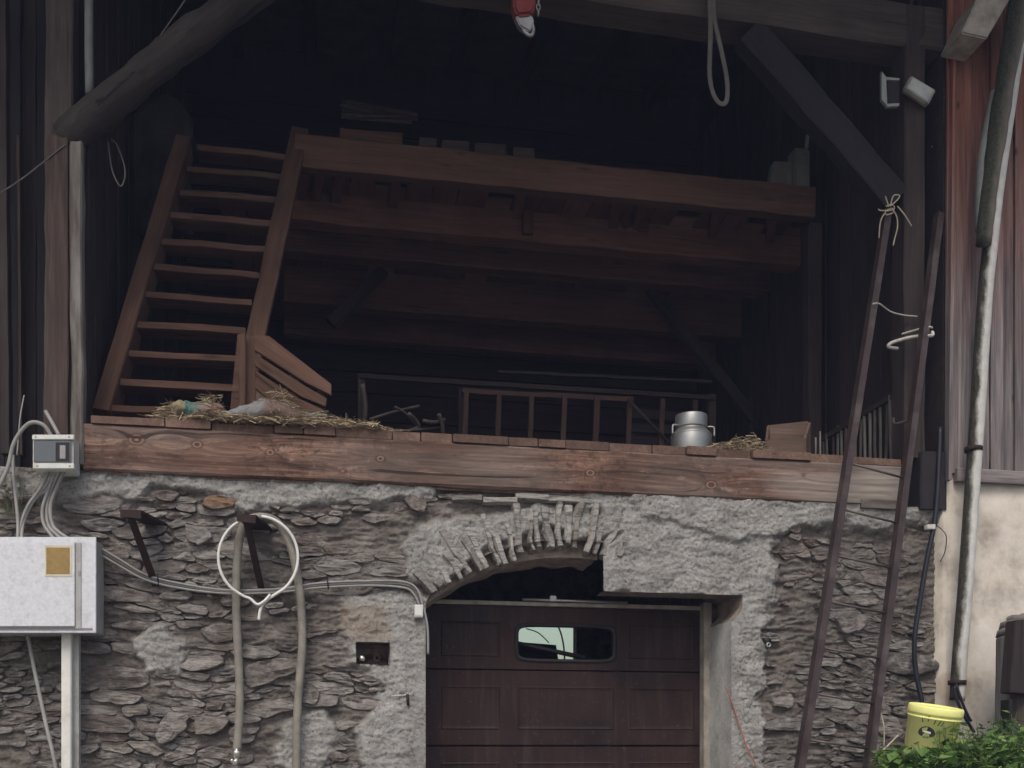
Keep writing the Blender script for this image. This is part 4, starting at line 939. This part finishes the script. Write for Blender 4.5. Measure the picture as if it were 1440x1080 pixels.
eb = thing('distribution_box', P(60, 890, -.2), 'large speckled white metal cabinet with amber label on the stone wall', 'electric box')
slab_px('case', -70, 757, 134, 889, -.3, .28, M['boxgrey'], eb, .006); slab_px('front_frame', -68, 755, 135, 890, -.322, .02, M['white'], eb, .003); slab_px('door_panel', -64, 762, 105, 881, -.345, .022, M['white'], eb, .004)
slab_px('hinge_strip', 106, 763, 114, 884, -.33, .007, M['boxgrey'], eb, .001); slab_px('label_rim', 63, 767, 101, 811, -.3475, .002, M['labelrim'], eb, .0005); slab_px('label_plate', 65, 770, 98, 807, -.3495, .0015, M['label'], eb, .0004); slab_px('hinge', 110, 803, 113, 810, -.334, .005, M['cable'], eb, .001)
slab_px('lower_lip', -64, 883, 130, 886, -.327, .004, M['cable'], eb, .001)
o = thing('square_conduit', P(98, 1200, -.2), 'white square steel conduit below the white cabinet', 'conduit')
box('channel', (P(86, 1000, -.22).x, -.22, 0), (P(100, 1000, -.22).x, -.1, P(90, 889, -.22).z), M['conduit'], o, bev=.006); box('shaded_side', (P(100.5, 1000, -.17).x, -.16, 0), (P(111, 1000, -.16).x, -.1, P(90, 889, -.2).z), M['boxgrey'], o, bev=.003)  # second box paints the conduit's shaded right side in grey
tag(tube_px('cable_rod', [(38, 888, -.12), (50, 950, -.14), (65, 1020, -.2), (80, 1090, -.25), (100, 1240, -.25)], .014, M['cable']), 'thin grey cable slanting down beside the white conduit', 'cable')
for k, (pts, r_, lab) in enumerate([
    ([(-10, 700, -.2), (10, 660, -.2), (20, 622, -.2), (40, 596, -.22), (60, 597, -.22), (73, 614, -.2)], .014, 'grey cable arching from the left edge into the small meter box'),
    ([(64, 578, -.14), (72, 592, -.16), (83, 612, -.2)], .014, 'short cable stub entering the meter box from above'),
    ([(18, 640, -.1), (20, 680, -.12), (25, 730, -.14), (25, 760, -.18)], .012, 'grey cable running down the left edge to the white cabinet'),
    ([(69, 658, -.2), (58, 685, -.15), (40, 710, -.13), (30, 735, -.13), (24, 760, -.18)], .0115, 'leftmost grey cable sweeping from meter box to cabinet'),
    ([(74, 658, -.2), (66, 680, -.15), (45, 708, -.12), (33, 735, -.12), (30, 760, -.18)], .0115, 'second grey cable sweeping from meter box to cabinet'),
    ([(79, 658, -.2), (68, 690, -.13), (60, 715, -.12), (62, 738, -.13), (78, 760, -.18)], .0125, 'third grey cable bending down from the meter box'),
    ([(85, 658, -.2), (72, 690, -.12), (66, 718, -.11), (70, 742, -.13), (92, 762, -.2)], .0125, 'fourth grey cable bending down from the meter box'),
    ([(92, 658, -.2), (80, 685, -.14), (71, 712, -.13), (74, 738, -.14), (85, 750, -.16), (104, 762, -.2)], .0135, 'rightmost grey cable looping from the meter box to the cabinet'),
    ([(34, 556, .05), (28, 590, .0), (24, 640, -.05)], .005, 'thin wire hanging on the dark boards above the cable arch')]):
    tag(tube_px('cable', pts, r_, M['cable'], seg=10), lab, 'cable')
for k, dy in enumerate((0, 5, 9)):
    pts = [(128, 763 + dy, -.1), (165, 785 + dy, -.07), (205, 808 + dy * .8, -.06), (255, 821 + dy * .7, -.055), (320, 830 + dy * .5, -.05), (395, 828 + dy * .5, -.05), (450, 820 + dy * .7, -.05), (520, 817 + dy * .7, -.05), (566, 818 + dy * .9, -.05), (586 - dy * .6, 828 + dy * .6, -.05), (594 - dy * .5, 850, -.05)]
    if k == 0: pts += [(601, 880, -.05), (602, 920, -.05)]
    tag(tube_px('wall_cable', pts, .0095, M['cable'] if k != 1 else M['cabledark'], seg=8), ['uppermost cable of the bundle along the stone wall', 'dark middle cable of the bundle along the stone wall', 'lowest cable of the bundle along the stone wall'][k], 'cable', 'cable bundle along the wall')
o = thing('junction_box', P(589, 867, -.06), 'tiny white junction box at the left door jamb', 'junction box'); slab_px('case', 583, 850, 595, 868, -.08, .05, M['white'], o, .004); slab_px('lid', 584, 852, 594, 866, -.085, .006, M['offwhite'], o, .002)
for x, y in ((461, 820), (222, 814)):
    tag(tube_px('cable_clip', [(x - 1, y - 7, -.06), (x, y, -.07), (x + 1, y + 9, -.06)], .005, M['black']), 'black clip holding cables %s' % ('right of the hose' if x > 300 else 'under the left iron bracket'), 'clip')

# iron brackets
for (xa, xb, xc, xe, y, ft, lab) in [(168, 199, 205, 235, 716, (222, 832), 'rusty iron wall bracket nearest the white cabinet'), (332, 360, 350, 382, 723, (370, 838), 'rusty iron wall bracket holding the hose')]:
    o = thing('wall_bracket', P(*ft, 0), lab, 'bracket'); zt = P(xa, y, -.4).z
    prism('arm_plate', [PX(xa, zt, -.4), PX(xb, zt, -.4), PX(xe, zt, .02), PX(xc, zt, .02)], M['iron'], o, (0, 0, -.02))
    f0 = PX(xa + 14, zt - .02, -.36); timber('strut', f0, P(ft[0], ft[1], .02), .05, .02, M['iron'], o, rough=.002)
    prism('arm_flange', [PX(xa + 1, zt - .02, -.4), PX(xb - 1, zt - .02, -.4), PX(xb - 1, zt - .06, -.4), PX(xa + 1, zt - .05, -.4)], M['iron'], o, (0, .012, 0))
# hose ring and long hose
ringp = [(363 + 56 * math.sin(a), 784 - 58 * math.cos(a), -.22 + .03 * math.sin(a)) for a in [2 * math.pi * k / 16 for k in range(16)]]
hr_ = thing('hose_ring', P(363, 850, -.2), 'white coiled ring of thin hose hung on the right iron bracket', 'hose')
V, Fc = tube_geo([P(368, 726, -.2)] + [P(*p) for p in ringp[1:8]] + [P(372, 847, -.21), P(366, 858, -.22), P(364, 872, -.22)], .011, 10, 5)
V, Fc = tube_geo([P(352, 728, -.24)] + [P(*p) for p in ringp[:8:-1]] + [P(352, 842, -.23), P(362, 850, -.235), P(372, 845, -.24), P(380, 836, -.22)], .0105, 10, 5, V=V, Fc=Fc)
mk('coil', V, Fc, M['ring'], hr_, smooth=True)
o = thing('long_hose', P(335, 1070, -.1), 'thick beige hose draped over the right iron bracket', 'hose')
tube_px('hose_run', [(333, 1056, -.12), (337, 1000, -.1), (336, 940, -.09), (333, 880, -.1), (332, 830, -.12), (334, 780, -.13), (338, 752, -.14), (346, 734, -.15), (362, 727, -.16), (382, 730, -.15), (398, 745, -.14), (411, 775, -.13), (419, 815, -.12), (424, 860, -.1), (425, 910, -.09), (421, 960, -.1), (418, 1010, -.1), (417, 1090, -.1), (420, 1200, -.12)], .031, M['hose'], o, seg=12)
tube_px('coupling', [(333, 1052, -.12), (333, 1066, -.12)], .03, M['chrome'], o, k=1, seg=14); tube_px('nozzle', [(333, 1062, -.12), (331, 1074, -.13), (325, 1068, -.14)], .017, M['chrome'], o, seg=10)
o = thing('niche_taps', P(524, 934, .1), 'small taps and rusty bits inside the square wall niche', 'tap')
lathe('tap_knob', [(0, -.02), (.022, -.02), (.026, 0), (.022, .02), (0, .02)], P(509, 926, .05), M['chrome'], o, 14, Matrix.Rotation(R(90), 3, 'X')); lathe('tap_ring', [(.014, -.012), (.03, -.012), (.03, .012), (.014, .012), (.014, -.012)], P(530, 926, .06), M['iron'], o, 16, Matrix.Rotation(R(90), 3, 'X'))
tube_px('tap_pipe', [(503, 928, .1), (520, 922, .12), (545, 926, .1)], .012, M['iron'], o)
# wall tap at the right of the door, red cord, hook on jamb
o = thing('wall_tap', P(1078, 912, -.05), 'small round pipe end in a dark hole right of the door', 'pipe end'); lathe('hole_disc', [(.0, -.02), (.024, -.02), (.028, .03), (.0, .03)], P(1078, 902, -.01), M['black'], o, 16, Matrix.Rotation(R(90), 3, 'X')); lathe('pipe_end', [(.01, -.03), (.02, -.03), (.02, .02), (.01, .02), (.01, -.03)], P(1080, 907, -.035), M['steel'], o, 14, Matrix.Rotation(R(90), 3, 'X'))  # solid black disc stands in for the dark inside the hole
tag(tube_px('red_cord', [(1020, 966, -.05), (1026, 980, -.05), (1035, 1005, -.05), (1050, 1050, -.07), (1066, 1090, -.08), (1074, 1190, -.1)], .006, M['redstring']), 'thin faded red cord hanging on the right door render', 'cord')
o = thing('jamb_latch', P(570, 985, -.04), 'small rusty latch on the left door jamb', 'latch'); tube_px('pin', [(550, 979, -.045), (578, 977, -.045)], .006, M['rope'], o, k=1); tube_px('hasp', [(573, 976, -.05), (574, 992, -.05)], .011, M['iron'], o, k=1)

# ------------------------------------------------------------------ ladder leaning on the right post
ld = thing('ladder', P(1170, 1200, -1), 'tall narrow maroon metal ladder leaning against the right post', 'ladder')
def rail(pt, pb, w, nm='rail'):
    a = P(pt[0], pt[1], -.1); b = P(pb[0], pb[1], -.82); d = (b - a); k = (a.z - 0.005) / (-d.z); e = a + d * k
    timber(nm, a, e, w, .035, M['ladder'], ld, rough=.003, cham=.08, segs=18); n_ = Vector((-1, 0, 0))
    timber('rail_flange', a + Vector((-w * .5, -.0, 0)), e + Vector((-w * .5, -.0, 0)), .008, .075, M['ladder'], ld, rough=.002, segs=18)
    return a, e
la, lb_ = rail((1249, 296), (1126, 1080), .062); ra, rb_ = rail((1322, 300), (1222, 1080), .062)
def on(a, e, y, lo=0, hi=1):
    for _ in range(40):
        m = (lo + hi) / 2; p = a + (e - a) * m; yy = to_px(*p)[1]
        if yy < y: lo = m
        else: hi = m
    return a + (e - a) * ((lo + hi) / 2)
for k in range(10):
    yl = 651 + 64.8 * k; yr = 673 + 63.4 * k
    tube('rung', [on(la, lb_, yl), on(ra, rb_, yr)], .0095, M['rung'], ld, seg=8, k=1)
o = thing('twine_knot', P(1250, 300, -.15), 'pale twine tied in a bow at the ladder top', 'twine')
tie = P(1250, 290, -.17); q = lambda x, y, dy=0: P(x, y, -.17 + dy)
for pts in ([(1246, 296), (1254, 293), (1256, 299), (1246, 302), (1245, 296)], [(1246, 290), (1255, 288), (1257, 294), (1245, 297)], [(1250, 291), (1245, 276)], [(1252, 290), (1256, 276), (1263, 274)], [(1252, 290), (1262, 281), (1265, 275), (1258, 274)], [(1246, 296), (1238, 296), (1235, 294)], [(1255, 294), (1261, 305), (1262, 320), (1258, 336), (1256, 345)], [(1244, 300), (1238, 312), (1236, 335)], [(1262, 290), (1272, 302), (1282, 318)]):
    tube('strand', [q(x, y, rnd(-.02, .02)) for x, y in pts], .0055, M['string'], o, seg=6)
tag(tube('lashing_twine', [P(1226, 428, -.26), P(1236, 427, -.28), P(1252, 438, -.15), P(1270, 443, -.1), P(1290, 445, -.1)], .006, M['rope']), 'thin twine across from the left ladder rail to the post', 'twine')
o = thing('lashing_rope', P(1280, 480, -.2), 'white rope looped round post and right ladder rail', 'rope')
tube_px('rope_turn', [(1262, 490, -.12), (1250, 488, -.15), (1252, 483, -.16), (1270, 477, -.16), (1290, 473, -.22), (1310, 472, -.3), (1311, 467, -.28)], .014, M['rope'], o); tube_px('rope_turn', [(1268, 470, -.1), (1285, 465, -.16), (1305, 460, -.27), (1311, 461, -.27)], .009, M['rope'], o)
tag(tube_px('metal_hook', [(1256, 588, -.08), (1258, 596, -.1), (1268, 594, -.1), (1280, 591, -.1)], .012, M['dim']), 'small bent hook on the right post at deck height', 'hook')
tag(tube_px('trailing_twine', [(1232, 998, -.75), (1238, 1002, -.75), (1243, 1022, -.78), (1243, 1050, -.8)], .005, M['string']), 'loose twine hanging from the lower right ladder rail', 'twine')

# ------------------------------------------------------------------ neighbouring house on the right
hs = thing('neighbour_house', P(1400, 1100, -.1), 'house corner with cream plaster below and red brown board siding above', 'house')
hx0 = P(1324, 900, -.08).x; zsill = P(1400, 668, -.12).z
V = []; Fc = []; nxp, nzp = 60, 70; hx1 = hx0 + 2.6
for j in range(nzp + 1):
    for i in range(nxp + 1):
        x = hx0 + (hx1 - hx0) * i / nxp; zz = -.1 + (zsill + .1) * j / nzp; ex = (.012 * noise.noise(Vector((0, 3, zz * 6))) + .006 * noise.noise(Vector((0, 3, zz * 25)))) if i == 0 else 0
        V.append((x + ex, -.09 + .02 * noise.noise(Vector((x * 1.6, 4, zz * 1.6))) + .004 * noise.noise(Vector((x * 14, 4, zz * 14))), zz))
m1 = nxp + 1; Fc = [(j * m1 + i, j * m1 + i + 1, (j + 1) * m1 + i + 1, (j + 1) * m1 + i) for j in range(nzp) for i in range(nxp)]
b0 = len(V)
for j in range(nzp + 1): V.append((V[j * m1][0] + .01, .35, V[j * m1][2]))
Fc += [(j * m1, (j + 1) * m1, b0 + j + 1, b0 + j) for j in range(nzp)]
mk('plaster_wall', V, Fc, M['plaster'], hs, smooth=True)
cut = [1331, 1366, 1394, 1412, 1428, 1446, 1466, 1488, 1510, 1534, 1560, 1590, 1620, 1655, 1690, 1730]
for k, (a, b) in enumerate(zip(cut[:-1], cut[1:])):
    xa, xb = P(a, 400, -.12).x, P(b, 400, -.12).x; Y = -.1 + (.018 if k % 2 else 0)
    timber('siding_board', ((xa + xb) / 2, Y, zsill), ((xa + xb) / 2 + (.02 if k == 0 else 0), Y, 7.9), xb - xa - .006, .028, M['siding'], hs, rough=.003, cham=.16, segs=20)
timber('corner_edge', P(1334, 676, -.14), P(1341, 40, -.14), .03, .05, M['siding'], hs, rough=.003, segs=12)
timber('sill_board', (P(1345, 668, -.14).x, -.13, zsill - .02), (hx1, -.13, zsill - .02), .11, .05, M['siding'], hs, rough=.003)
box('house_body', (hx0 + .03, -.06, 0), (hx1, 4, 7.9), M['dark'], hs)
o = prism_px('eave_block', [(1352, 46), (1378, -10), (1428, -14), (1388, 54)], -.45, .3, M['doorwood'], bev=.01); tag(o, 'pale grey rafter end above the red siding', 'rafter end')
# downpipe, second pipe, mossy pole
dp = thing('downpipe', P(1345, 975, -.25), 'pale downpipe streaked with moss on the house corner', 'downpipe')
tube_px('pipe_run', [(1448, -60, -.3), (1425, 100, -.3), (1402, 260, -.29), (1392, 350, -.28), (1385, 420, -.27), (1376, 560, -.26), (1367, 690, -.25), (1358, 820, -.25), (1350, 920, -.25), (1346, 985, -.25)], .06, M['pipe'], dp, seg=18)
for x, y in ((1369, 632), (1346, 960)):
    c = P(x, y, -.25); lathe('bracket_ring', [(.061, -.018), (.072, -.018), (.072, .018), (.061, .018)], c, M['iron'], dp, 18)
V, Fc = tube_geo([P(1440, -30, -.42), P(1423, 60, -.41), P(1405, 170, -.4), P(1392, 260, -.39), P(1383, 344, -.38)], (.09, .06), 12, 5)
V = [v + noise.noise_vector(v * 9) * .014 + noise.noise_vector(v * 30) * .004 for v in V]
o = mk('mossy_pole', V, Fc, M['pole'], smooth=True, grain=(0, 0, 1)); tag(o, 'dark mossy pole leaning in front of the downpipe top', 'pole')
tag(tube_px('pipe_stub', [(1400, 130, -.33), (1388, 190, -.34), (1381, 235, -.34), (1379, 325, -.34)], .042, M['jug'], seg=14), 'grey pipe length half hidden behind the mossy pole', 'pipe')
tag(tube_px('black_pipe', [(1322, 600, -.1), (1319, 680, -.12), (1314, 735, -.13), (1303, 790, -.13), (1293, 850, -.12), (1286, 900, -.12), (1288, 945, -.12), (1296, 985, -.14), (1304, 1060, -.16), (1305, 1150, -.16)], .021, M['blackpipe'], seg=12), 'black plastic water pipe curving down the stone wall corner', 'pipe')
o = thing('pipe_clip', P(1311, 742, -.12), 'small pale clip on the black water pipe', 'clip'); slab_px('clip_body', 1304, 737, 1316, 744, -.16, .05, M['offwhite'], o, .004); tube_px('clip_wire', [(1316, 738, -.14), (1330, 752, -.13), (1329, 775, -.13), (1322, 790, -.12)], .004, M['black'], o)
o = thing('black_cable_ends', P(1355, 1030, -.3), 'two short black cable ends dangling below the downpipe', 'cable')
tube_px('cable_end', [(1342, 965, -.32), (1346, 985, -.33), (1355, 1005, -.33), (1370, 1030, -.33)], .014, M['blackpipe'], o); tube_px('cable_end', [(1344, 962, -.32), (1354, 990, -.34), (1362, 1008, -.34), (1366, 1014, -.34)], .012, M['blackpipe'], o)
# old trough trunk at the right edge
tp = thing('wooden_trough_post', P(1420, 1040, -.7), 'weathered rounded wooden post with dark split face at the right edge', 'post')
V, Fc = tube_geo([P(1446, 1075, -.62), P(1446, 1000, -.62), P(1447, 930, -.62), P(1447, 896, -.62)], .235, 20, 6)
for rr_, yy in ((.228, 885), (.205, 875), (.155, 868), (.06, 864)): V2, F2 = tube_geo([P(1447, yy + 9, -.62), P(1447, yy, -.62)], (rr_ + .012, rr_), 20, 1); n0 = len(V); V += V2; Fc += [tuple(i + n0 for i in f) for f in F2]
V = [v + noise.noise_vector(Vector((v.x * 6, v.y * 6, v.z * 1.6))) * .018 + noise.noise_vector(Vector((v.x * 25, v.y * 25, v.z * 4))) * .007 for v in V]
mk('trunk', V, Fc, M['grey'], tp, smooth=True, grain=(0, 0, 1)); prism_px('dark_face', [(1428, 872), (1470, 868), (1470, 978), (1420, 974)], -.87, .12, M['dark'], tp, grain=(0, 0, 1), bev=.006)
prism_px('dark_split', [(1419, 984), (1424, 984), (1424, 1070), (1418, 1070)], -.86, .1, M['black'], tp)

# ------------------------------------------------------------------ bank, bucket, plants
V = []; Fc = []; bx_, by_ = 44, 40; X0 = P(1195, 1000, -1.2).x; X1 = X0 + 4.2; ZBK = .82
for j in range(by_ + 1):
    for i in range(bx_ + 1):
        x = X0 + (X1 - X0) * i / bx_; y = -2.9 + 2.85 * j / by_; e = min(1, max(0, (x - X0) / .55)); e = e * e * (3 - 2 * e); f = min(1, max(0, (y + 2.9) / .9)); f = f * f * (3 - 2 * f)
        V.append((x, y, -.35 + (ZBK + .35) * e * f + .04 * noise.noise(Vector((x * 2, y * 2, 0)))))
m1 = bx_ + 1; Fc = [(j * m1 + i, j * m1 + i + 1, (j + 1) * m1 + i + 1, (j + 1) * m1 + i) for j in range(by_) for i in range(bx_)]
tag(mk('earth_bank', V, Fc, M['earth'], smooth=True), kind='structure')
bk = thing('bucket', P(1303, 1062, -1.5), 'dirty yellow plastic bucket with black eye print among the plants', 'bucket')
bc = P(1301, 1080, -1.5); bs = 1 / ppm(1301, -1.5); Mb = (Matrix.Rotation(R(5), 3, 'Y') @ Matrix.Rotation(R(10), 3, 'X'))
def bq(r_, z_): return (r_ * bs, z_ * bs)
lathe('shell', [bq(*t) for t in [(0, 0), (30, 0), (31, 1), (35.2, 76), (36.4, 76.5), (36.8, 79), (36.6, 86), (35.6, 88), (34.2, 88), (33.6, 84), (33, 70), (30, 4), (0, 3)]], bc, M['bucket'], bk, 48, Mb)
lathe('rim_rib', [bq(*t) for t in [(34.8, 71), (36.0, 71.5), (36.0, 73.5), (34.9, 74)]], bc, M['bucket'], bk, 48, Mb); lathe('soil_fill', [bq(0, 74), bq(15, 75), bq(33.2, 73)], bc, M['soil'], bk, 32, Mb)
def onb(a, z_, k=.35):                        # a point on the bucket skin, a = angle from the front, z_ in pixels
    z_ += 15; a -= .34; r_ = 31 + (35.2 - 31) * z_ / 76 + k; an = -math.pi / 2 + a; return bc + Mb @ Vector((r_ * math.cos(an) * bs, r_ * math.sin(an) * bs, z_ * bs))
V = []; n = 18
for k in range(n + 1):
    t = math.pi * k / n; V.append(onb(-.42 + .33 * math.cos(t), 36 + 10 * math.sin(t)))
V += [onb(-.42 + .33 * math.cos(math.pi + math.pi * k / n), 36 - 5 * math.sin(math.pi * k / n)) for k in range(1, n)]
mk('eye_print', V, [tuple(range(len(V)))], M['ink'], bk)
mk('eye_glint', [onb(-.55, 38, .6), onb(-.25, 36.5, .6), onb(-.25, 39, .6), onb(-.52, 40, .6)], [(0, 1, 2, 3)], M['inkwhite'], bk)
for a, z_, da, dz in [(-.62, 51, -.06, 7), (-.42, 53, .0, 8), (-.2, 50, .06, 7), (-.05, 49, .09, 7), (.08, 49, .08, 6), (.55, 42, .3, 12)]:
    tube('print_stroke', [onb(a, z_), onb(a + da, z_ + dz)], .0028, M['ink'], bk, seg=5, k=1)
def plant(name, label, c, n, spread, height, seedv, mat, size=(.035, .07), group='leafy plants on the bank'):
    rr = random.Random(seedv); root = thing(name, c, label, 'plant', group); V = []; Fc = []; SV = []; SF = []; c = Vector(c)
    for s_ in range(n):
        a = rr.uniform(0, 6.283); rad = spread * math.sqrt(rr.random()); top = c + Vector((math.cos(a) * rad, math.sin(a) * rad * .8, height * rr.choice((.4, .55, .7, .85, 1, 1.35)) * (1 - .35 * (rad / spread) ** 2)))
        ft = c + Vector((math.cos(a) * rad * .5, math.sin(a) * rad * .4, -.02)); md = (ft + top) / 2 + Vector((rr.uniform(-.03, .03), rr.uniform(-.03, .03), .02))
        tube_geo([ft, md, top], (.0035, .0018), 4, 2, V=SV, Fc=SF)
        for k in range(rr.randint(4, 9)):
            t = rr.uniform(.3, 1); p = ft + (top - ft) * t + Vector((rr.gauss(0, .022), rr.gauss(0, .022), rr.gauss(0, .015))); L = rr.uniform(*size) * rr.choice((.6, .8, 1, 1, 1.3, 1.7)); an = rr.uniform(0, 6.283); el = rr.uniform(-.5, .7)
            d = Vector((math.cos(an) * math.cos(el), math.sin(an) * math.cos(el), math.sin(el))); sd_ = d.cross(Vector((rr.gauss(0, .3), rr.gauss(0, .3), 1))).normalized(); up = sd_.cross(d); b = len(V)
            V += [p, p + d * L * .45 + sd_ * L * .33 + up * L * .05, p + d * L + up * L * -.08, p + d * L * .45 - sd_ * L * .33 + up * L * .05, p + d * L * .5 - up * L * .04]
            Fc += [(b, b + 1, b + 4), (b + 1, b + 2, b + 4), (b + 2, b + 3, b + 4), (b + 3, b, b + 4)]
    mk('foliage', V, Fc, mat, root); mk('stems', SV, SF, M['stem'], root)
    return root
specs = [(1262, -1.75, 44, .17, .17, 'small leafy clump at the left foot of the yellow bucket'), (1312, -1.95, 70, .24, .15, 'green leafy plant right in front of the yellow bucket'), (1352, -1.75, 80, .25, .25, 'green plant just right of the yellow bucket'),
         (1392, -1.6, 90, .28, .27, 'green plant below the downpipe foot'), (1428, -1.45, 90, .28, .32, 'bushy green plant before the weathered trough post'), (1470, -1.3, 70, .3, .36, 'tall green plant at the right edge'), (1285, -2.15, 70, .26, .12, 'low plant at the bottom left of the bank'), (1370, -2.15, 90, .32, .18, 'low plant at the bottom middle of the bank'), (1430, -2.0, 90, .32, .22, 'low plant at the bottom right corner'), (1400, -.9, 60, .3, .2, 'shaded plant against the cream plaster wall')]
for k, (px, Y, n, sp, h, lab) in enumerate(specs): plant('leafy_plant', lab, PX(px, ZBK + .01, Y), n, sp, h, 20 + k, M['leaf'])
plant('dry_creeper', 'dry reddish creeper on the wall top under the small meter box', P(22, 720, -.03), 16, .13, .2, 77, M['leafred'], (.02, .04), None)
o = thing('dead_stalks', P(1235, 1075, -1.6), 'bent dry stalks between ladder and bucket', 'stalk'); tube_px('stalk', [(1224, 1071, -1.6), (1245, 1052, -1.6), (1263, 1034, -1.6)], .006, M['string'], o); tube_px('stalk', [(1262, 1058, -1.8), (1278, 1066, -1.8), (1284, 1056, -1.8), (1286, 1052, -1.8)], .008, M['stem'], o)

# ------------------------------------------------------------------ bluish haze added to lift the blacks of the interior
hm = bpy.data.materials.new('thin haze'); hm.use_nodes = True; ht = hm.node_tree; ht.nodes.clear()
ho = ht.nodes.new('ShaderNodeOutputMaterial'); pv = ht.nodes.new('ShaderNodeVolumePrincipled'); pv.inputs['Color'].default_value = (.55, .64, 1, 1); pv.inputs['Density'].default_value = .0023
ht.links.new(pv.outputs[0], ho.inputs['Volume'])
V, Fc = bxv((-14, -13, -1.7), (14, 9, 11)); tag(mk('haze', V, Fc, hm), kind='stuff')
